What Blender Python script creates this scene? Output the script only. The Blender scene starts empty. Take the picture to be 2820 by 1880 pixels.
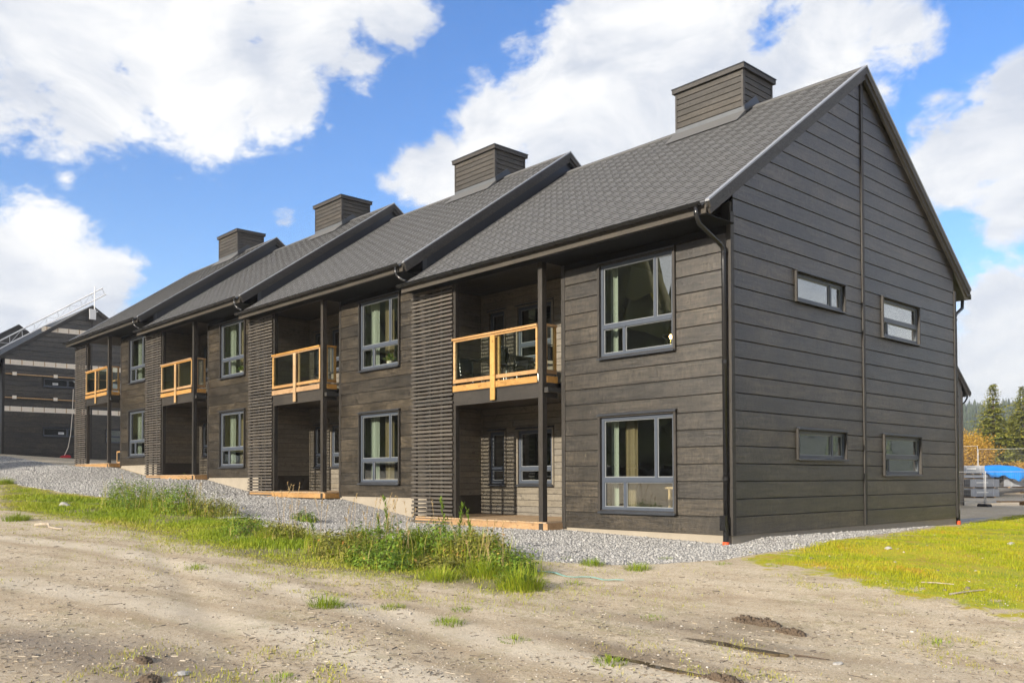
import bpy, math, random
import numpy as np
from mathutils import Matrix, Vector
random.seed(7)
rng = np.random.default_rng(7)
scn = bpy.context.scene
COL = scn.collection
rad = math.radians

# ------------------------------------------------------------------ camera
CAM = np.array([8.3537, -12.7011, 0.9647])
RIGHT = np.array([0.678484, 0.734609, -0.003064])
UP = np.array([0.019147, -0.013514, 0.999725])
FWD = np.array([-0.734365, 0.678357, 0.023234])
FPX, PPX, PPY = 2440.84, 1410.0, 1259.84          # focal length and principal point, 2820 x 1880 photograph
cd = bpy.data.cameras.new('camera')
cam = bpy.data.objects.new('camera', cd); COL.objects.link(cam)
cd.sensor_width = 36.0
cd.lens = FPX / 2820 * 36
cd.shift_y = (PPY - 940) / 2820
cd.clip_start = 0.1
cd.clip_end = 6000
cam.matrix_world = Matrix(((RIGHT[0], UP[0], -FWD[0], CAM[0]), (RIGHT[1], UP[1], -FWD[1], CAM[1]),
                           (RIGHT[2], UP[2], -FWD[2], CAM[2]), (0, 0, 0, 1)))
scn.camera = cam

def pxray(u, v):
    return FWD + RIGHT * (u - PPX) / FPX + UP * (PPY - v) / FPX

# ------------------------------------------------------------------ sky and sun
SUN_EL, SUN_AZ = rad(19), rad(-3.5)                   # low sun, nearly square to the long facade
TOSUN = Vector((-math.sin(SUN_AZ) * math.cos(SUN_EL), -math.cos(SUN_AZ) * math.cos(SUN_EL), math.sin(SUN_EL)))
world = bpy.data.worlds.new('World'); scn.world = world; world.use_nodes = True
def build_world():
    nt = world.node_tree; N = nt.nodes; Lk = nt.links; N.clear()
    def nd(t, **kw):
        n = N.new(t)
        for k, v in kw.items(): setattr(n, k, v)
        return n
    def mth(op, a, b=None, c=None, clamp=False):
        n = nd('ShaderNodeMath', operation=op, use_clamp=clamp)
        for i, x in enumerate((a, b, c)):
            if x is None: continue
            if isinstance(x, (int, float)): n.inputs[i].default_value = x
            else: Lk.new(x, n.inputs[i])
        return n.outputs[0]
    out = nd('ShaderNodeOutputWorld'); bg = nd('ShaderNodeBackground')
    sky = nd('ShaderNodeTexSky', sky_type='NISHITA', sun_disc=False)
    sky.sun_elevation = SUN_EL; sky.sun_rotation = math.pi + SUN_AZ
    sky.air_density = 1.0; sky.dust_density = 0.3; sky.ozone_density = 2.2; sky.altitude = 300
    geo = nd('ShaderNodeTexCoord')
    D = geo.outputs['Generated']
    nrm = nd('ShaderNodeVectorMath', operation='NORMALIZE'); Lk.new(D, nrm.inputs[0]); D = nrm.outputs[0]
    sep = nd('ShaderNodeSeparateXYZ'); Lk.new(D, sep.inputs[0])
    # clouds: soft bodies (in sky directions) eroded by turbulent noise
    blobs = [(100, 40, 340, 1), (400, 60, 340, 1), (720, 30, 240, 1), (880, 30, 140, .9), (200, 210, 240, .95), (440, 220, 200, .9), (640, 170, 210, .9), (830, 140, 140, .8), (60, 280, 130, .5),
             (1010, 400, 170, 1), (1130, 330, 190, 1), (1290, 290, 230, 1), (1480, 230, 300, 1), (1400, 100, 190, 1), (1620, 70, 260, 1),
             (1880, 70, 210, .95), (2060, 30, 150, .8), (1750, 260, 260, 1), (1600, 420, 260, 1), (1230, 460, 200, 1), 
             (60, 600, 210, 1), (190, 690, 190, 1), (100, 790, 230, 1), (280, 800, 150, .8),
             (2300, 310, 170, 1), (2190, 380, 130, .9), (2340, 190, 100, .8), (2340, 470, 140, .9), (2320, 740, 190, 1), (2270, 860, 240, 1), (2350, 620, 110, .6),
             (660, 510, 60, .5), (150, 410, 55, .6), (760, 290, 60, .5)]
    bsum = None
    for (dx, dy, rr, am) in blobs:
        d = pxray(dx * 1.19898, dy * 1.19898); d = d / np.linalg.norm(d)
        vm = nd('ShaderNodeVectorMath', operation='DISTANCE'); Lk.new(D, vm.inputs[0]); vm.inputs[1].default_value = tuple(d)
        r = rr * 1.199 / FPX * 1.05
        mr = nd('ShaderNodeMapRange'); mr.inputs[1].default_value = r; mr.inputs[2].default_value = 0
        mr.inputs[3].default_value = 0; mr.inputs[4].default_value = am
        Lk.new(vm.outputs['Value'], mr.inputs[0])
        bsum = mr.outputs[0] if bsum is None else mth('MAXIMUM', bsum, mr.outputs[0])
    # general cover outside the photographed part of the sky
    def noise(vec, scale, detail, rough, dist=0.0):
        n = nd('ShaderNodeTexNoise'); n.inputs['Scale'].default_value = scale; n.inputs['Detail'].default_value = detail
        n.inputs['Roughness'].default_value = rough; n.inputs['Distortion'].default_value = dist
        Lk.new(vec, n.inputs['Vector']); return n.outputs['Fac']
    mp = nd('ShaderNodeMapping'); mp.inputs['Scale'].default_value = (1, 1, 1.7); Lk.new(D, mp.inputs[0])
    V = mp.outputs[0]
    cen = pxray(1410, 640); cen = cen / np.linalg.norm(cen)
    vm = nd('ShaderNodeVectorMath', operation='DISTANCE'); Lk.new(D, vm.inputs[0]); vm.inputs[1].default_value = tuple(cen)
    outside = nd('ShaderNodeMapRange'); outside.inputs[1].default_value = 0.62; outside.inputs[2].default_value = 0.95
    Lk.new(vm.outputs['Value'], outside.inputs[0])
    cover = noise(V, 2.3, 2, .5)
    cov = nd('ShaderNodeMapRange'); cov.inputs[1].default_value = .33; cov.inputs[2].default_value = .50; Lk.new(cover, cov.inputs[0])
    body = mth('MAXIMUM', bsum, mth('MULTIPLY', cov.outputs[0], mth('MULTIPLY', outside.outputs[0], .95)))
    n1 = noise(V, 7.0, 9, .60, .25)
    n2 = noise(V, 26.0, 8, .66, .3)
    ero = mth('ADD', mth('MULTIPLY', mth('SUBTRACT', n1, .5), 1.45), mth('MULTIPLY', mth('SUBTRACT', n2, .5), .6))
    dens = mth('ADD', body, ero)
    al = nd('ShaderNodeMapRange', interpolation_type='SMOOTHSTEP'); al.inputs[1].default_value = .31; al.inputs[2].default_value = .58
    Lk.new(dens, al.inputs[0])
    # shading: thick parts a little greyer
    n3 = noise(V, 6.5, 8, .62, .5)
    sh = nd('ShaderNodeMapRange'); sh.inputs[1].default_value = .38; sh.inputs[2].default_value = .62; Lk.new(n3, sh.inputs[0])
    cr = nd('ShaderNodeMix', data_type='RGBA'); cr.inputs['A'].default_value = (CLOUD_LO[0], CLOUD_LO[1], CLOUD_LO[2], 1); cr.inputs['B'].default_value = (CLOUD_HI[0], CLOUD_HI[1], CLOUD_HI[2], 1)
    Lk.new(sh.outputs[0], cr.inputs['Factor'])
    hs = nd('ShaderNodeHueSaturation'); hs.inputs['Saturation'].default_value = SKY_SAT; hs.inputs['Value'].default_value = SKY_VAL
    hs.inputs['Hue'].default_value = 0.512
    Lk.new(sky.outputs[0], hs.inputs['Color'])
    mx = nd('ShaderNodeMix', data_type='RGBA')
    Lk.new(mth('MULTIPLY', al.outputs[0], .97), mx.inputs['Factor']); Lk.new(hs.outputs[0], mx.inputs['A']); Lk.new(cr.outputs['Result'], mx.inputs['B'])
    Lk.new(mx.outputs['Result'], bg.inputs['Color']); bg.inputs['Strength'].default_value = SKY_STR
    Lk.new(bg.outputs[0], out.inputs[0])
SKY_STR, SKY_SAT, SKY_VAL = 0.13, 1.30, .80
CLOUD_LO, CLOUD_HI = (2.35, 2.5, 2.8), (3.7, 3.68, 3.62)
build_world()
world.cycles.sampling_method = 'MANUAL'; world.cycles.sample_map_resolution = 512
sd = bpy.data.lights.new('sun', 'SUN'); sd.energy = 3.8; sd.angle = rad(1.5); sd.color = (1.0, .90, .76)
sun = bpy.data.objects.new('sun', sd); COL.objects.link(sun)
sun.rotation_euler = TOSUN.to_track_quat('Z', 'Y').to_euler(); sun.location = (0, -30, 30)
scn.view_settings.view_transform = 'Standard'; scn.view_settings.look = 'None'
scn.view_settings.gamma = 1; scn.view_settings.use_curve_mapping = False
scn.view_settings.exposure = 1.2
scn.cycles.use_denoising = True; scn.cycles.use_adaptive_sampling = True; scn.cycles.adaptive_threshold = .025
scn.cycles.max_bounces = 6; scn.cycles.transparent_max_bounces = 12
scn.cycles.caustics_reflective = False; scn.cycles.caustics_refractive = False

# ------------------------------------------------------------------ dimensions of the terrace (metres)
L, H, W = 8.295, 0.509, 9.538          # unit length, step between units, depth
P = 0.432                               # balcony front ahead of the wall
SL = 0.70482                            # roof slope
ZE, EO = 5.4311, 0.7921                 # eave tip height and overhang
ZR = 9.3507
ST = 2.9                                # storey
PITCH = 0.298                           # cladding board
def roofz(y): return ZE + (min(y, W - y) + EO) * SL

# ------------------------------------------------------------------ ground height
def sstep(t):
    t = np.clip(t, 0, 1); return t * t * (3 - 2 * t)
FX = np.array([[-120, 3.2], [-80, 2.8], [-60, 2.6], [-48, 2.42], [-44, 2.2], [-36, 1.66], [-33.3, 1.54], [-28.8, 1.44], [-25.6, 1.06], [-24.8, 1.0], [-20.4, .93],
               [-17.3, .56], [-16.6, .47], [-12.3, .40], [-12, .42], [-9, .04], [-8.3, -.05], [-4, -.06], [-3.8, -.06], [-.1, -.15], [1.5, -.16], [4, -.22], [8, -.38], [14, -.5], [40, -.6]])
PUDD = []     # (x, y, rx, ry, depth)
def ground(x, y):
    x = np.asarray(x, float); y = np.asarray(y, float)
    f = np.interp(x, FX[:, 0], FX[:, 1])
    r = np.where(x < 8.35, -.6 + (8.35 - x) * .04, -.6 - .01 * (x - 8.35)); r = np.clip(r, -1.2, 2.6)
    t = sstep((-y - .6) / 5.4)
    g = f * (1 - t) + r * t
    gr = -.06 - .0115 * np.clip(y, 0, 30) - .03 * np.clip(x - 2, 0, 12)
    gl = f - .05 * np.clip(y, 0, 8)
    s = sstep((x + 33) / 20.)
    gb = gr * s + gl * (1 - s)
    t2 = sstep(y / 1.2)
    g = np.where(y > 0, f * (1 - t2) + gb * t2, g)
    # verge of weeds: a low mound of earth
    m = np.exp(-((y + 4.3) / 1.1) ** 2) * sstep((1.2 - x) / 2.0) * sstep((x + 11) / 4.)
    g = g + .10 * m
    a = np.clip((-y - 1.0) / 2.5, 0, 1) * np.clip((x + 40) / 10, 0, 1)
    b = (np.sin(x * 1.7 + 1.3 * np.sin(y * .9)) * np.sin(y * 2.1 + .8 * np.sin(x * 1.1)) * .009 + np.sin(x * 4.9 + y * 2.2 + np.sin(y * 3.7)) * np.sin(y * 5.3 - x * 1.9) * .006)
    # wheel ruts running past the house
    q = y + .30 * x
    rut = np.exp(-((q + 9.1) / .17) ** 2) + np.exp(-((q + 7.5) / .17) ** 2) * .8
    g = g + a * (b - .022 * rut)
    g = g + 1.4 * sstep((np.hypot(x - CAM[0], y - CAM[1]) - 68) / 10.) * sstep((y - 35) / 15.) * sstep((x + 60) / 20.)
    for (px, py, rx, ry, dp) in PUDD:
        g = g - dp * np.exp(-(((x - px) / rx) ** 2 + ((y - py) / ry) ** 2) ** 2)
    return g
def hit(u, v):
    """pixel of the 2352-wide view -> point on the ground"""
    d = pxray(u * 1.19898, v * 1.19898)
    t = 1.0; st = .05
    while t < 400:
        p = CAM + d * t
        if p[2] < float(ground(p[0], p[1])):
            lo, hi = t - st, t
            for _ in range(20):
                m = (lo + hi) / 2; p = CAM + d * m
                if p[2] < float(ground(p[0], p[1])): hi = m
                else: lo = m
            return CAM + d * hi
        st = max(.05, t * .01); t += st
    return CAM + d * 400

# ------------------------------------------------------------------ materials
def mat(name):
    m = bpy.data.materials.new(name); m.use_nodes = True
    nt = m.node_tree; b = nt.nodes['Principled BSDF']
    return m, nt, b
class NT:
    def __init__(s, nt): s.nt = nt
    def n(s, t, **kw):
        x = s.nt.nodes.new(t)
        for k, v in kw.items():
            if k.startswith('i_'):
                x.inputs[k[2:].replace('_', ' ')].default_value = v
            else: setattr(x, k, v)
        return x
    def l(s, a, b): s.nt.links.new(a, b)
    def math(s, op, a, b=None, clamp=False):
        n = s.n('ShaderNodeMath', operation=op, use_clamp=clamp)
        for i, x in enumerate((a, b)):
            if x is None: continue
            if isinstance(x, (int, float)): n.inputs[i].default_value = x
            else: s.l(x, n.inputs[i])
        return n.outputs[0]
    def ramp(s, f, stops):
        r = s.n('ShaderNodeValToRGB'); e = r.color_ramp.elements
        while len(e) < len(stops): e.new(.5)
        for x, (p, c) in zip(e, stops): x.position = p; x.color = (*c, 1)
        s.l(f, r.inputs[0]); return r.outputs[0]
    def mix(s, f, a, b, mode='MIX'):
        m = s.n('ShaderNodeMix', data_type='RGBA', blend_type=mode)
        for sock, x in ((m.inputs['Factor'], f), (m.inputs['A'], a), (m.inputs['B'], b)):
            if isinstance(x, (int, float)): sock.default_value = x
            elif isinstance(x, tuple): sock.default_value = (*x, 1)
            else: s.l(x, sock)
        return m.outputs['Result']
    def noise(s, vec, scale, detail=4, rough=.55, dist=0, out='Fac'):
        n = s.n('ShaderNodeTexNoise'); n.inputs['Scale'].default_value = scale; n.inputs['Detail'].default_value = detail
        n.inputs['Roughness'].default_value = rough; n.inputs['Distortion'].default_value = dist
        if vec is not None: s.l(vec, n.inputs['Vector'])
        return n.outputs[out]
    def coord(s, scale=(1, 1, 1), kind='Object', rnd=0):
        t = s.n('ShaderNodeTexCoord'); v = t.outputs[kind]
        m = s.n('ShaderNodeMapping'); m.inputs['Scale'].default_value = scale
        if rnd:
            oi = s.n('ShaderNodeObjectInfo'); c = s.n('ShaderNodeCombineXYZ')
            k = s.math('MULTIPLY', oi.outputs['Random'], rnd)
            for i in range(3): s.l(k, c.inputs[i])
            a = s.n('ShaderNodeVectorMath', operation='ADD'); s.l(v, a.inputs[0]); s.l(c.outputs[0], a.inputs[1]); v = a.outputs[0]
        s.l(v, m.inputs[0]); return m.outputs[0]
    def rnd(s): return s.n('ShaderNodeObjectInfo').outputs['Random']
    def bump(s, h, strength, dist, b):
        n = s.n('ShaderNodeBump'); n.inputs['Strength'].default_value = strength; n.inputs['Distance'].default_value = dist
        s.l(h, n.inputs['Height']); s.l(n.outputs[0], b.inputs['Normal'])

def wood_mat(name, c0, c1, rough=.55, drips=.5, vari=.35, axis=0, spec=.5):
    m, nt, b = mat(name); t = NT(nt)
    st = [6, 6, 6]; st[axis] = .5
    g = t.noise(t.coord(tuple(st), rnd=37), 3.2, 5, .68, .3)
    st2 = [60, 60, 60]; st2[axis] = 2.0
    g2 = t.noise(t.coord(tuple(st2), rnd=11), 2.0, 5, .7)
    saw = t.noise(t.coord((9, 9, 3.2), rnd=23) if axis == 0 else t.coord((9, 9, 9), rnd=23), 2.2, 6, .8)
    gm_ = t.math('ADD', t.math('MULTIPLY', g, .5), t.math('MULTIPLY', saw, .5))
    col = t.ramp(gm_, [(.40, c0), (.61, c1)])
    spot = t.math('MULTIPLY', t.math('MULTIPLY', t.math('SUBTRACT', t.noise(t.coord((5.5, 5.5, 13), rnd=67), 1.6, 5, .72), .54, True), 12, True), t.math('MULTIPLY', t.math('SUBTRACT', t.noise(t.coord((.8, .8, 3), rnd=31), 1.5, 2), .42, True), 6, True))
    col = t.mix(t.math('MULTIPLY', spot, .85), col, tuple(x * .45 for x in c0))
    big = t.noise(t.coord((.7, .7, .7), rnd=91), 1.6, 4, .6)
    col = t.mix(t.math('MULTIPLY', t.math('MULTIPLY', t.math('SUBTRACT', big, .42, True), 4.0, True), .7), col, tuple(x * .8 for x in c0))
    r = t.rnd()
    hv = t.n('ShaderNodeHueSaturation'); t.l(col, hv.inputs['Color'])
    t.l(t.math('ADD', t.math('MULTIPLY', r, vari), 1 - vari / 2), hv.inputs['Value']); t.l(t.math('ADD', t.math('MULTIPLY', r, .3), .85), hv.inputs['Saturation'])
    col = hv.outputs['Color']
    # knots
    vo = t.n('ShaderNodeTexVoronoi'); vo.inputs['Scale'].default_value = 1.0
    sk = [9, 9, 9]; sk[axis] = 4.5
    t.l(t.coord(tuple(sk), rnd=53), vo.inputs['Vector'])
    kn = t.math('LESS_THAN', vo.outputs['Distance'], .11)
    col = t.mix(t.math('MULTIPLY', kn, .55), col, tuple(x * .35 for x in c0))
    if drips:
        sd_ = [16, 16, 16]; sd_[2] = 2.2
        vd = t.n('ShaderNodeTexVoronoi'); vd.inputs['Scale'].default_value = 1.0; t.l(t.coord(tuple(sd_), rnd=71), vd.inputs['Vector'])
        w = t.noise(t.coord((1.3, 1.3, 1.3), rnd=29), 1.0, 1)
        dr = t.math('MULTIPLY', t.math('LESS_THAN', vd.outputs['Distance'], .07), t.math('GREATER_THAN', w, .57))
        col = t.mix(t.math('MULTIPLY', dr, drips * .45), col, (.30, .26, .19))
        sc = t.noise(t.coord((3, 3, 9), rnd=17), 3, 8, .75)
        col = t.mix(t.math('MULTIPLY', t.math('GREATER_THAN', sc, .70), drips * .12), col, (.3, .28, .24))
    t.l(col, b.inputs['Base Color'])
    rr = t.n('ShaderNodeMapRange'); rr.inputs[3].default_value = rough - .12; rr.inputs[4].default_value = rough + .15; t.l(g2, rr.inputs[0]); t.l(rr.outputs[0], b.inputs['Roughness'])
    b.inputs['Specular IOR Level'].default_value = spec
    t.bump(t.math('ADD', t.math('MULTIPLY', g2, .4), gm_), .9, .010, b)
    return m
def flat_mat(name, c, rough=.5, metal=0, vari=.12, scale=9, bump=0.0, spec=.5):
    m, nt, b = mat(name); t = NT(nt)
    g = t.noise(t.coord((1, 1, 1), rnd=13), scale, 6, .6)
    col = t.mix(g, tuple(x * (1 - vari) for x in c), tuple(min(1, x * (1 + vari)) for x in c))
    t.l(col, b.inputs['Base Color']); b.inputs['Roughness'].default_value = rough; b.inputs['Metallic'].default_value = metal
    b.inputs['Specular IOR Level'].default_value = spec
    rr = t.n('ShaderNodeMapRange'); rr.inputs[3].default_value = max(.02, rough - .08); rr.inputs[4].default_value = min(1, rough + .1); t.l(g, rr.inputs[0]); t.l(rr.outputs[0], b.inputs['Roughness'])
    if bump: t.bump(g, bump, .003, b)
    return m
def glass_mat(name, tint=(1, 1, 1), f0=.09):
    m = bpy.data.materials.new(name); m.use_nodes = True; nt = m.node_tree; t = NT(nt); nt.nodes.clear()
    o = t.n('ShaderNodeOutputMaterial'); tr = t.n('ShaderNodeBsdfTransparent'); gl = t.n('ShaderNodeBsdfGlossy'); mx = t.n('ShaderNodeMixShader')
    tr.inputs[0].default_value = (*tint, 1); gl.inputs['Roughness'].default_value = 0.0; gl.inputs['Color'].default_value = (1, 1, 1, 1)
    lw = t.n('ShaderNodeLayerWeight'); lw.inputs[0].default_value = .5
    f = t.math('ADD', t.math('MULTIPLY', t.math('POWER', lw.outputs['Facing'], 3.0), 1 - f0), f0, True)
    t.l(f, mx.inputs[0]); t.l(tr.outputs[0], mx.inputs[1]); t.l(gl.outputs[0], mx.inputs[2]); t.l(mx.outputs[0], o.inputs[0])
    return m
M = {}
M['clad'] = wood_mat('dark_stained_cladding', (.011, .0088, .0062), (.080, .0655, .047), .34, 1.0, .6, spec=.85)
M['trim'] = wood_mat('dark_stained_trim', (.018, .0148, .0115), (.042, .0355, .028), .52, .3, axis=2)
M['slat'] = wood_mat('dark_stained_slat', (.058, .050, .042), (.105, .093, .078), .55, .3)
M['recess'] = wood_mat('grey_brown_recess_cladding', (.155, .137, .107), (.23, .205, .162), .6, .15, .14)
M['panel'] = wood_mat('brown_base_panel', (.045, .037, .028), (.06, .05, .038), .6, .1, .1)
M['ceil'] = wood_mat('recess_ceiling_boards', (.055, .045, .033), (.08, .068, .05), .6, 0, .15)
M['soffit'] = flat_mat('black_soffit', (.006, .006, .006), .8, spec=.2)
M['pine'] = wood_mat('fresh_oiled_pine', (.37, .20, .068), (.47, .28, .115), .5, 0, .16)
M['deck'] = wood_mat('treated_deck_boards', (.38, .26, .15), (.50, .36, .22), .6, 0, .2, axis=1)
M['rawwood'] = wood_mat('raw_batten_wood', (.52, .33, .17), (.66, .47, .28), .65, 0, .2)
M['frame'] = flat_mat('blue_grey_window_paint', (.060, .072, .094), .38)
M['flash'] = flat_mat('dark_grey_sheet_metal', (.055, .060, .070), .32, .35, .2, 3)
M['blackmetal'] = flat_mat('black_painted_steel', (.012, .012, .013), .22, 0, .2)
M['zinc'] = flat_mat('pale_zinc_trim', (.30, .31, .33), .40, .25, .15, 4)
M['galv'] = flat_mat('galvanised_steel', (.72, .73, .74), .45, .1, .15, 14)
M['concrete'] = flat_mat('foundation_concrete', (.30, .262, .205), .85, 0, .22, 2.3, .3)
M['membrane'] = flat_mat('white_wind_barrier', (.90, .80, .66), .7, 0, .1, 3)
M['orange'] = flat_mat('orange_drain_pipe', (.62, .085, .02), .5)
M['glass'] = glass_mat('window_glass', (.93, .97, .95), .16)
M['balglass'] = glass_mat('balcony_glass', (.90, .94, .90), .06)
M['room'] = flat_mat('room_walls', (.16, .145, .12), .9, 0, .06, 2)
M['roomfloor'] = flat_mat('room_floor', (.12, .085, .05), .5, 0, .15, 3)
M['curtain'] = flat_mat('white_linen_curtain', (.42, .44, .37), .9, 0, .08, 20)
M['linen'] = flat_mat('brown_linen_curtain', (.24, .18, .10), .95, 0, .15, 25)
def shingle_mat():
    m, nt, b = mat('grey_roof_shingle'); t = NT(nt)
    at = t.n('ShaderNodeAttribute', attribute_name='rnd'); oi = t.rnd()
    r = t.math('FRACT', t.math('ADD', at.outputs['Fac'], oi))
    g = t.noise(t.coord((1, 1, 1)), 180, 3, .7)
    big = t.noise(t.coord((1, 1, 1)), .8, 4, .6)
    col = t.mix(r, (.094, .094, .095), (.110, .110, .110))
    col = t.mix(t.math('MULTIPLY', t.math('SUBTRACT', g, .5), 1.2, True), col, (.14, .138, .134))
    col = t.mix(t.math('MULTIPLY', t.math('SUBTRACT', big, .45), 1.0, True), col, (.118, .116, .113))
    t.l(col, b.inputs['Base Color']); b.inputs['Roughness'].default_value = .82; b.inputs['Specular IOR Level'].default_value = .35
    t.bump(g, .5, .002, b)
    return m
M['shingle'] = shingle_mat()
M['shinglebutt'] = flat_mat('black_edge_and_gap_shadow', (.028, .028, .028), .9)  # black asphalt core; its dark colour also stands in for shadow gaps under tabs
M['felt'] = flat_mat('roof_underlay', (.03, .029, .027), .9)

# ------------------------------------------------------------------ mesh helpers
class MB:
    def __init__(s): s.v = []; s.f = []
    def add(s, v, f):
        o = len(s.v); s.v += [tuple(map(float, p)) for p in v]; s.f += [tuple(i + o for i in q) for q in f]; return s
    def box(s, x0, x1, y0, y1, z0, z1):
        return s.add([(x0, y0, z0), (x1, y0, z0), (x1, y1, z0), (x0, y1, z0), (x0, y0, z1), (x1, y0, z1), (x1, y1, z1), (x0, y1, z1)],
                     [(0, 3, 2, 1), (4, 5, 6, 7), (0, 1, 5, 4), (1, 2, 6, 5), (2, 3, 7, 6), (3, 0, 4, 7)])
    def prism(s, poly, a, b, axis):
        """poly: 2-D outline; axis 'x': poly=(y,z); 'y': (x,z); 'z': (x,y)"""
        n = len(poly)
        def p3(p, t): return {'x': (t, p[0], p[1]), 'y': (p[0], t, p[1]), 'z': (p[0], p[1], t)}[axis]
        v = [p3(p, a) for p in poly] + [p3(p, b) for p in poly]
        f = [tuple(range(n))[::-1], tuple(range(n, 2 * n))] + [(i, (i + 1) % n, n + (i + 1) % n, n + i) for i in range(n)]
        return s.add(v, f)
    def tube(s, pts, r, n=8, cap=True):
        pts = [Vector(p) for p in pts]; rs = r if isinstance(r, (list, tuple)) else [r] * len(pts)
        v = []; f = []
        for i, p in enumerate(pts):
            d = (pts[min(i + 1, len(pts) - 1)] - pts[max(i - 1, 0)]).normalized()
            a = d.orthogonal().normalized() if i == 0 else (a - d * a.dot(d)).normalized()
            c = d.cross(a)
            for k in range(n):
                w = 2 * math.pi * k / n; v.append(p + (a * math.cos(w) + c * math.sin(w)) * rs[i])
        for i in range(len(pts) - 1):
            for k in range(n):
                f.append((i * n + k, i * n + (k + 1) % n, (i + 1) * n + (k + 1) % n, (i + 1) * n + k))
        if cap:
            f.append(tuple(range(n))[::-1]); f.append(tuple((len(pts) - 1) * n + k for k in range(n)))
        return s.add(v, f)
    def bar(s, a, b, w, h):
        a = Vector(a); b = Vector(b); d = (b - a).normalized()
        sd_ = d.cross(Vector((0, 0, 1)));
        if sd_.length < 1e-3: sd_ = Vector((1, 0, 0))
        sd_.normalize(); u = sd_.cross(d)
        v = [p + sd_ * i * w / 2 + u * j * h / 2 for p in (a, b) for i, j in ((-1, -1), (1, -1), (1, 1), (-1, 1))]
        return s.add(v, [(0, 1, 2, 3)[::-1], (4, 5, 6, 7), (0, 1, 5, 4), (1, 2, 6, 5), (2, 3, 7, 6), (3, 0, 4, 7)])
    def mesh(s, name='mesh'):
        me = bpy.data.meshes.new(name); me.from_pydata(s.v, [], s.f); me.update(); return me
    def build(s, name, m, parent=None, loc=(0, 0, 0), rz=0, smooth=False):
        return obj(name, s.mesh(name), m, parent, loc, rz, smooth)
def obj(name, me, m, parent=None, loc=(0, 0, 0), rz=0, smooth=False):
    o = bpy.data.objects.new(name, me); COL.objects.link(o)
    if m is not None and len(me.materials) == 0: me.materials.append(M[m] if isinstance(m, str) else m)
    o.location = loc; o.rotation_euler = (0, 0, rz); o.parent = parent
    if smooth: me.polygons.foreach_set('use_smooth', [True] * len(me.polygons))
    return o
def tag(o, label=None, cat=None, group=None, kind=None):
    if label: o['label'] = label
    if cat: o['category'] = cat
    if group: o['group'] = group
    if kind: o['kind'] = kind
    return o
def empty(name, loc=(0, 0, 0), rz=0):
    o = bpy.data.objects.new(name, None); COL.objects.link(o); o.location = loc; o.rotation_euler = (0, 0, rz); o.empty_display_size = .2
    return o
CACHE = {}
def cached(key, fn):
    key = (key[0],) + tuple(round(k, 3) if isinstance(k, float) else k for k in key[1:])
    if key not in CACHE: CACHE[key] = fn()
    return CACHE[key]
def tri_mesh(name, verts, faces, m, attr=None, smooth=False, parent=None):
    """big meshes from numpy: faces (n,3) or (n,4); attr: per-face float 'rnd'"""
    me = bpy.data.meshes.new(name); k = faces.shape[1]
    me.vertices.add(len(verts)); me.vertices.foreach_set('co', np.asarray(verts, np.float32).ravel())
    me.loops.add(faces.size); me.loops.foreach_set('vertex_index', faces.astype(np.int32).ravel())
    me.polygons.add(len(faces)); me.polygons.foreach_set('loop_start', np.arange(len(faces), dtype=np.int32) * k)
    me.polygons.foreach_set('loop_total', np.full(len(faces), k, np.int32))
    if smooth: me.polygons.foreach_set('use_smooth', np.ones(len(faces), bool))
    me.update(calc_edges=True)
    if attr is not None:
        a = me.attributes.new('rnd', 'FLOAT', 'FACE'); a.data.foreach_set('value', np.asarray(attr, np.float32))
    o = bpy.data.objects.new(name, me); COL.objects.link(o); me.materials.append(M[m] if isinstance(m, str) else m); o.parent = parent
    return o

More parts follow.
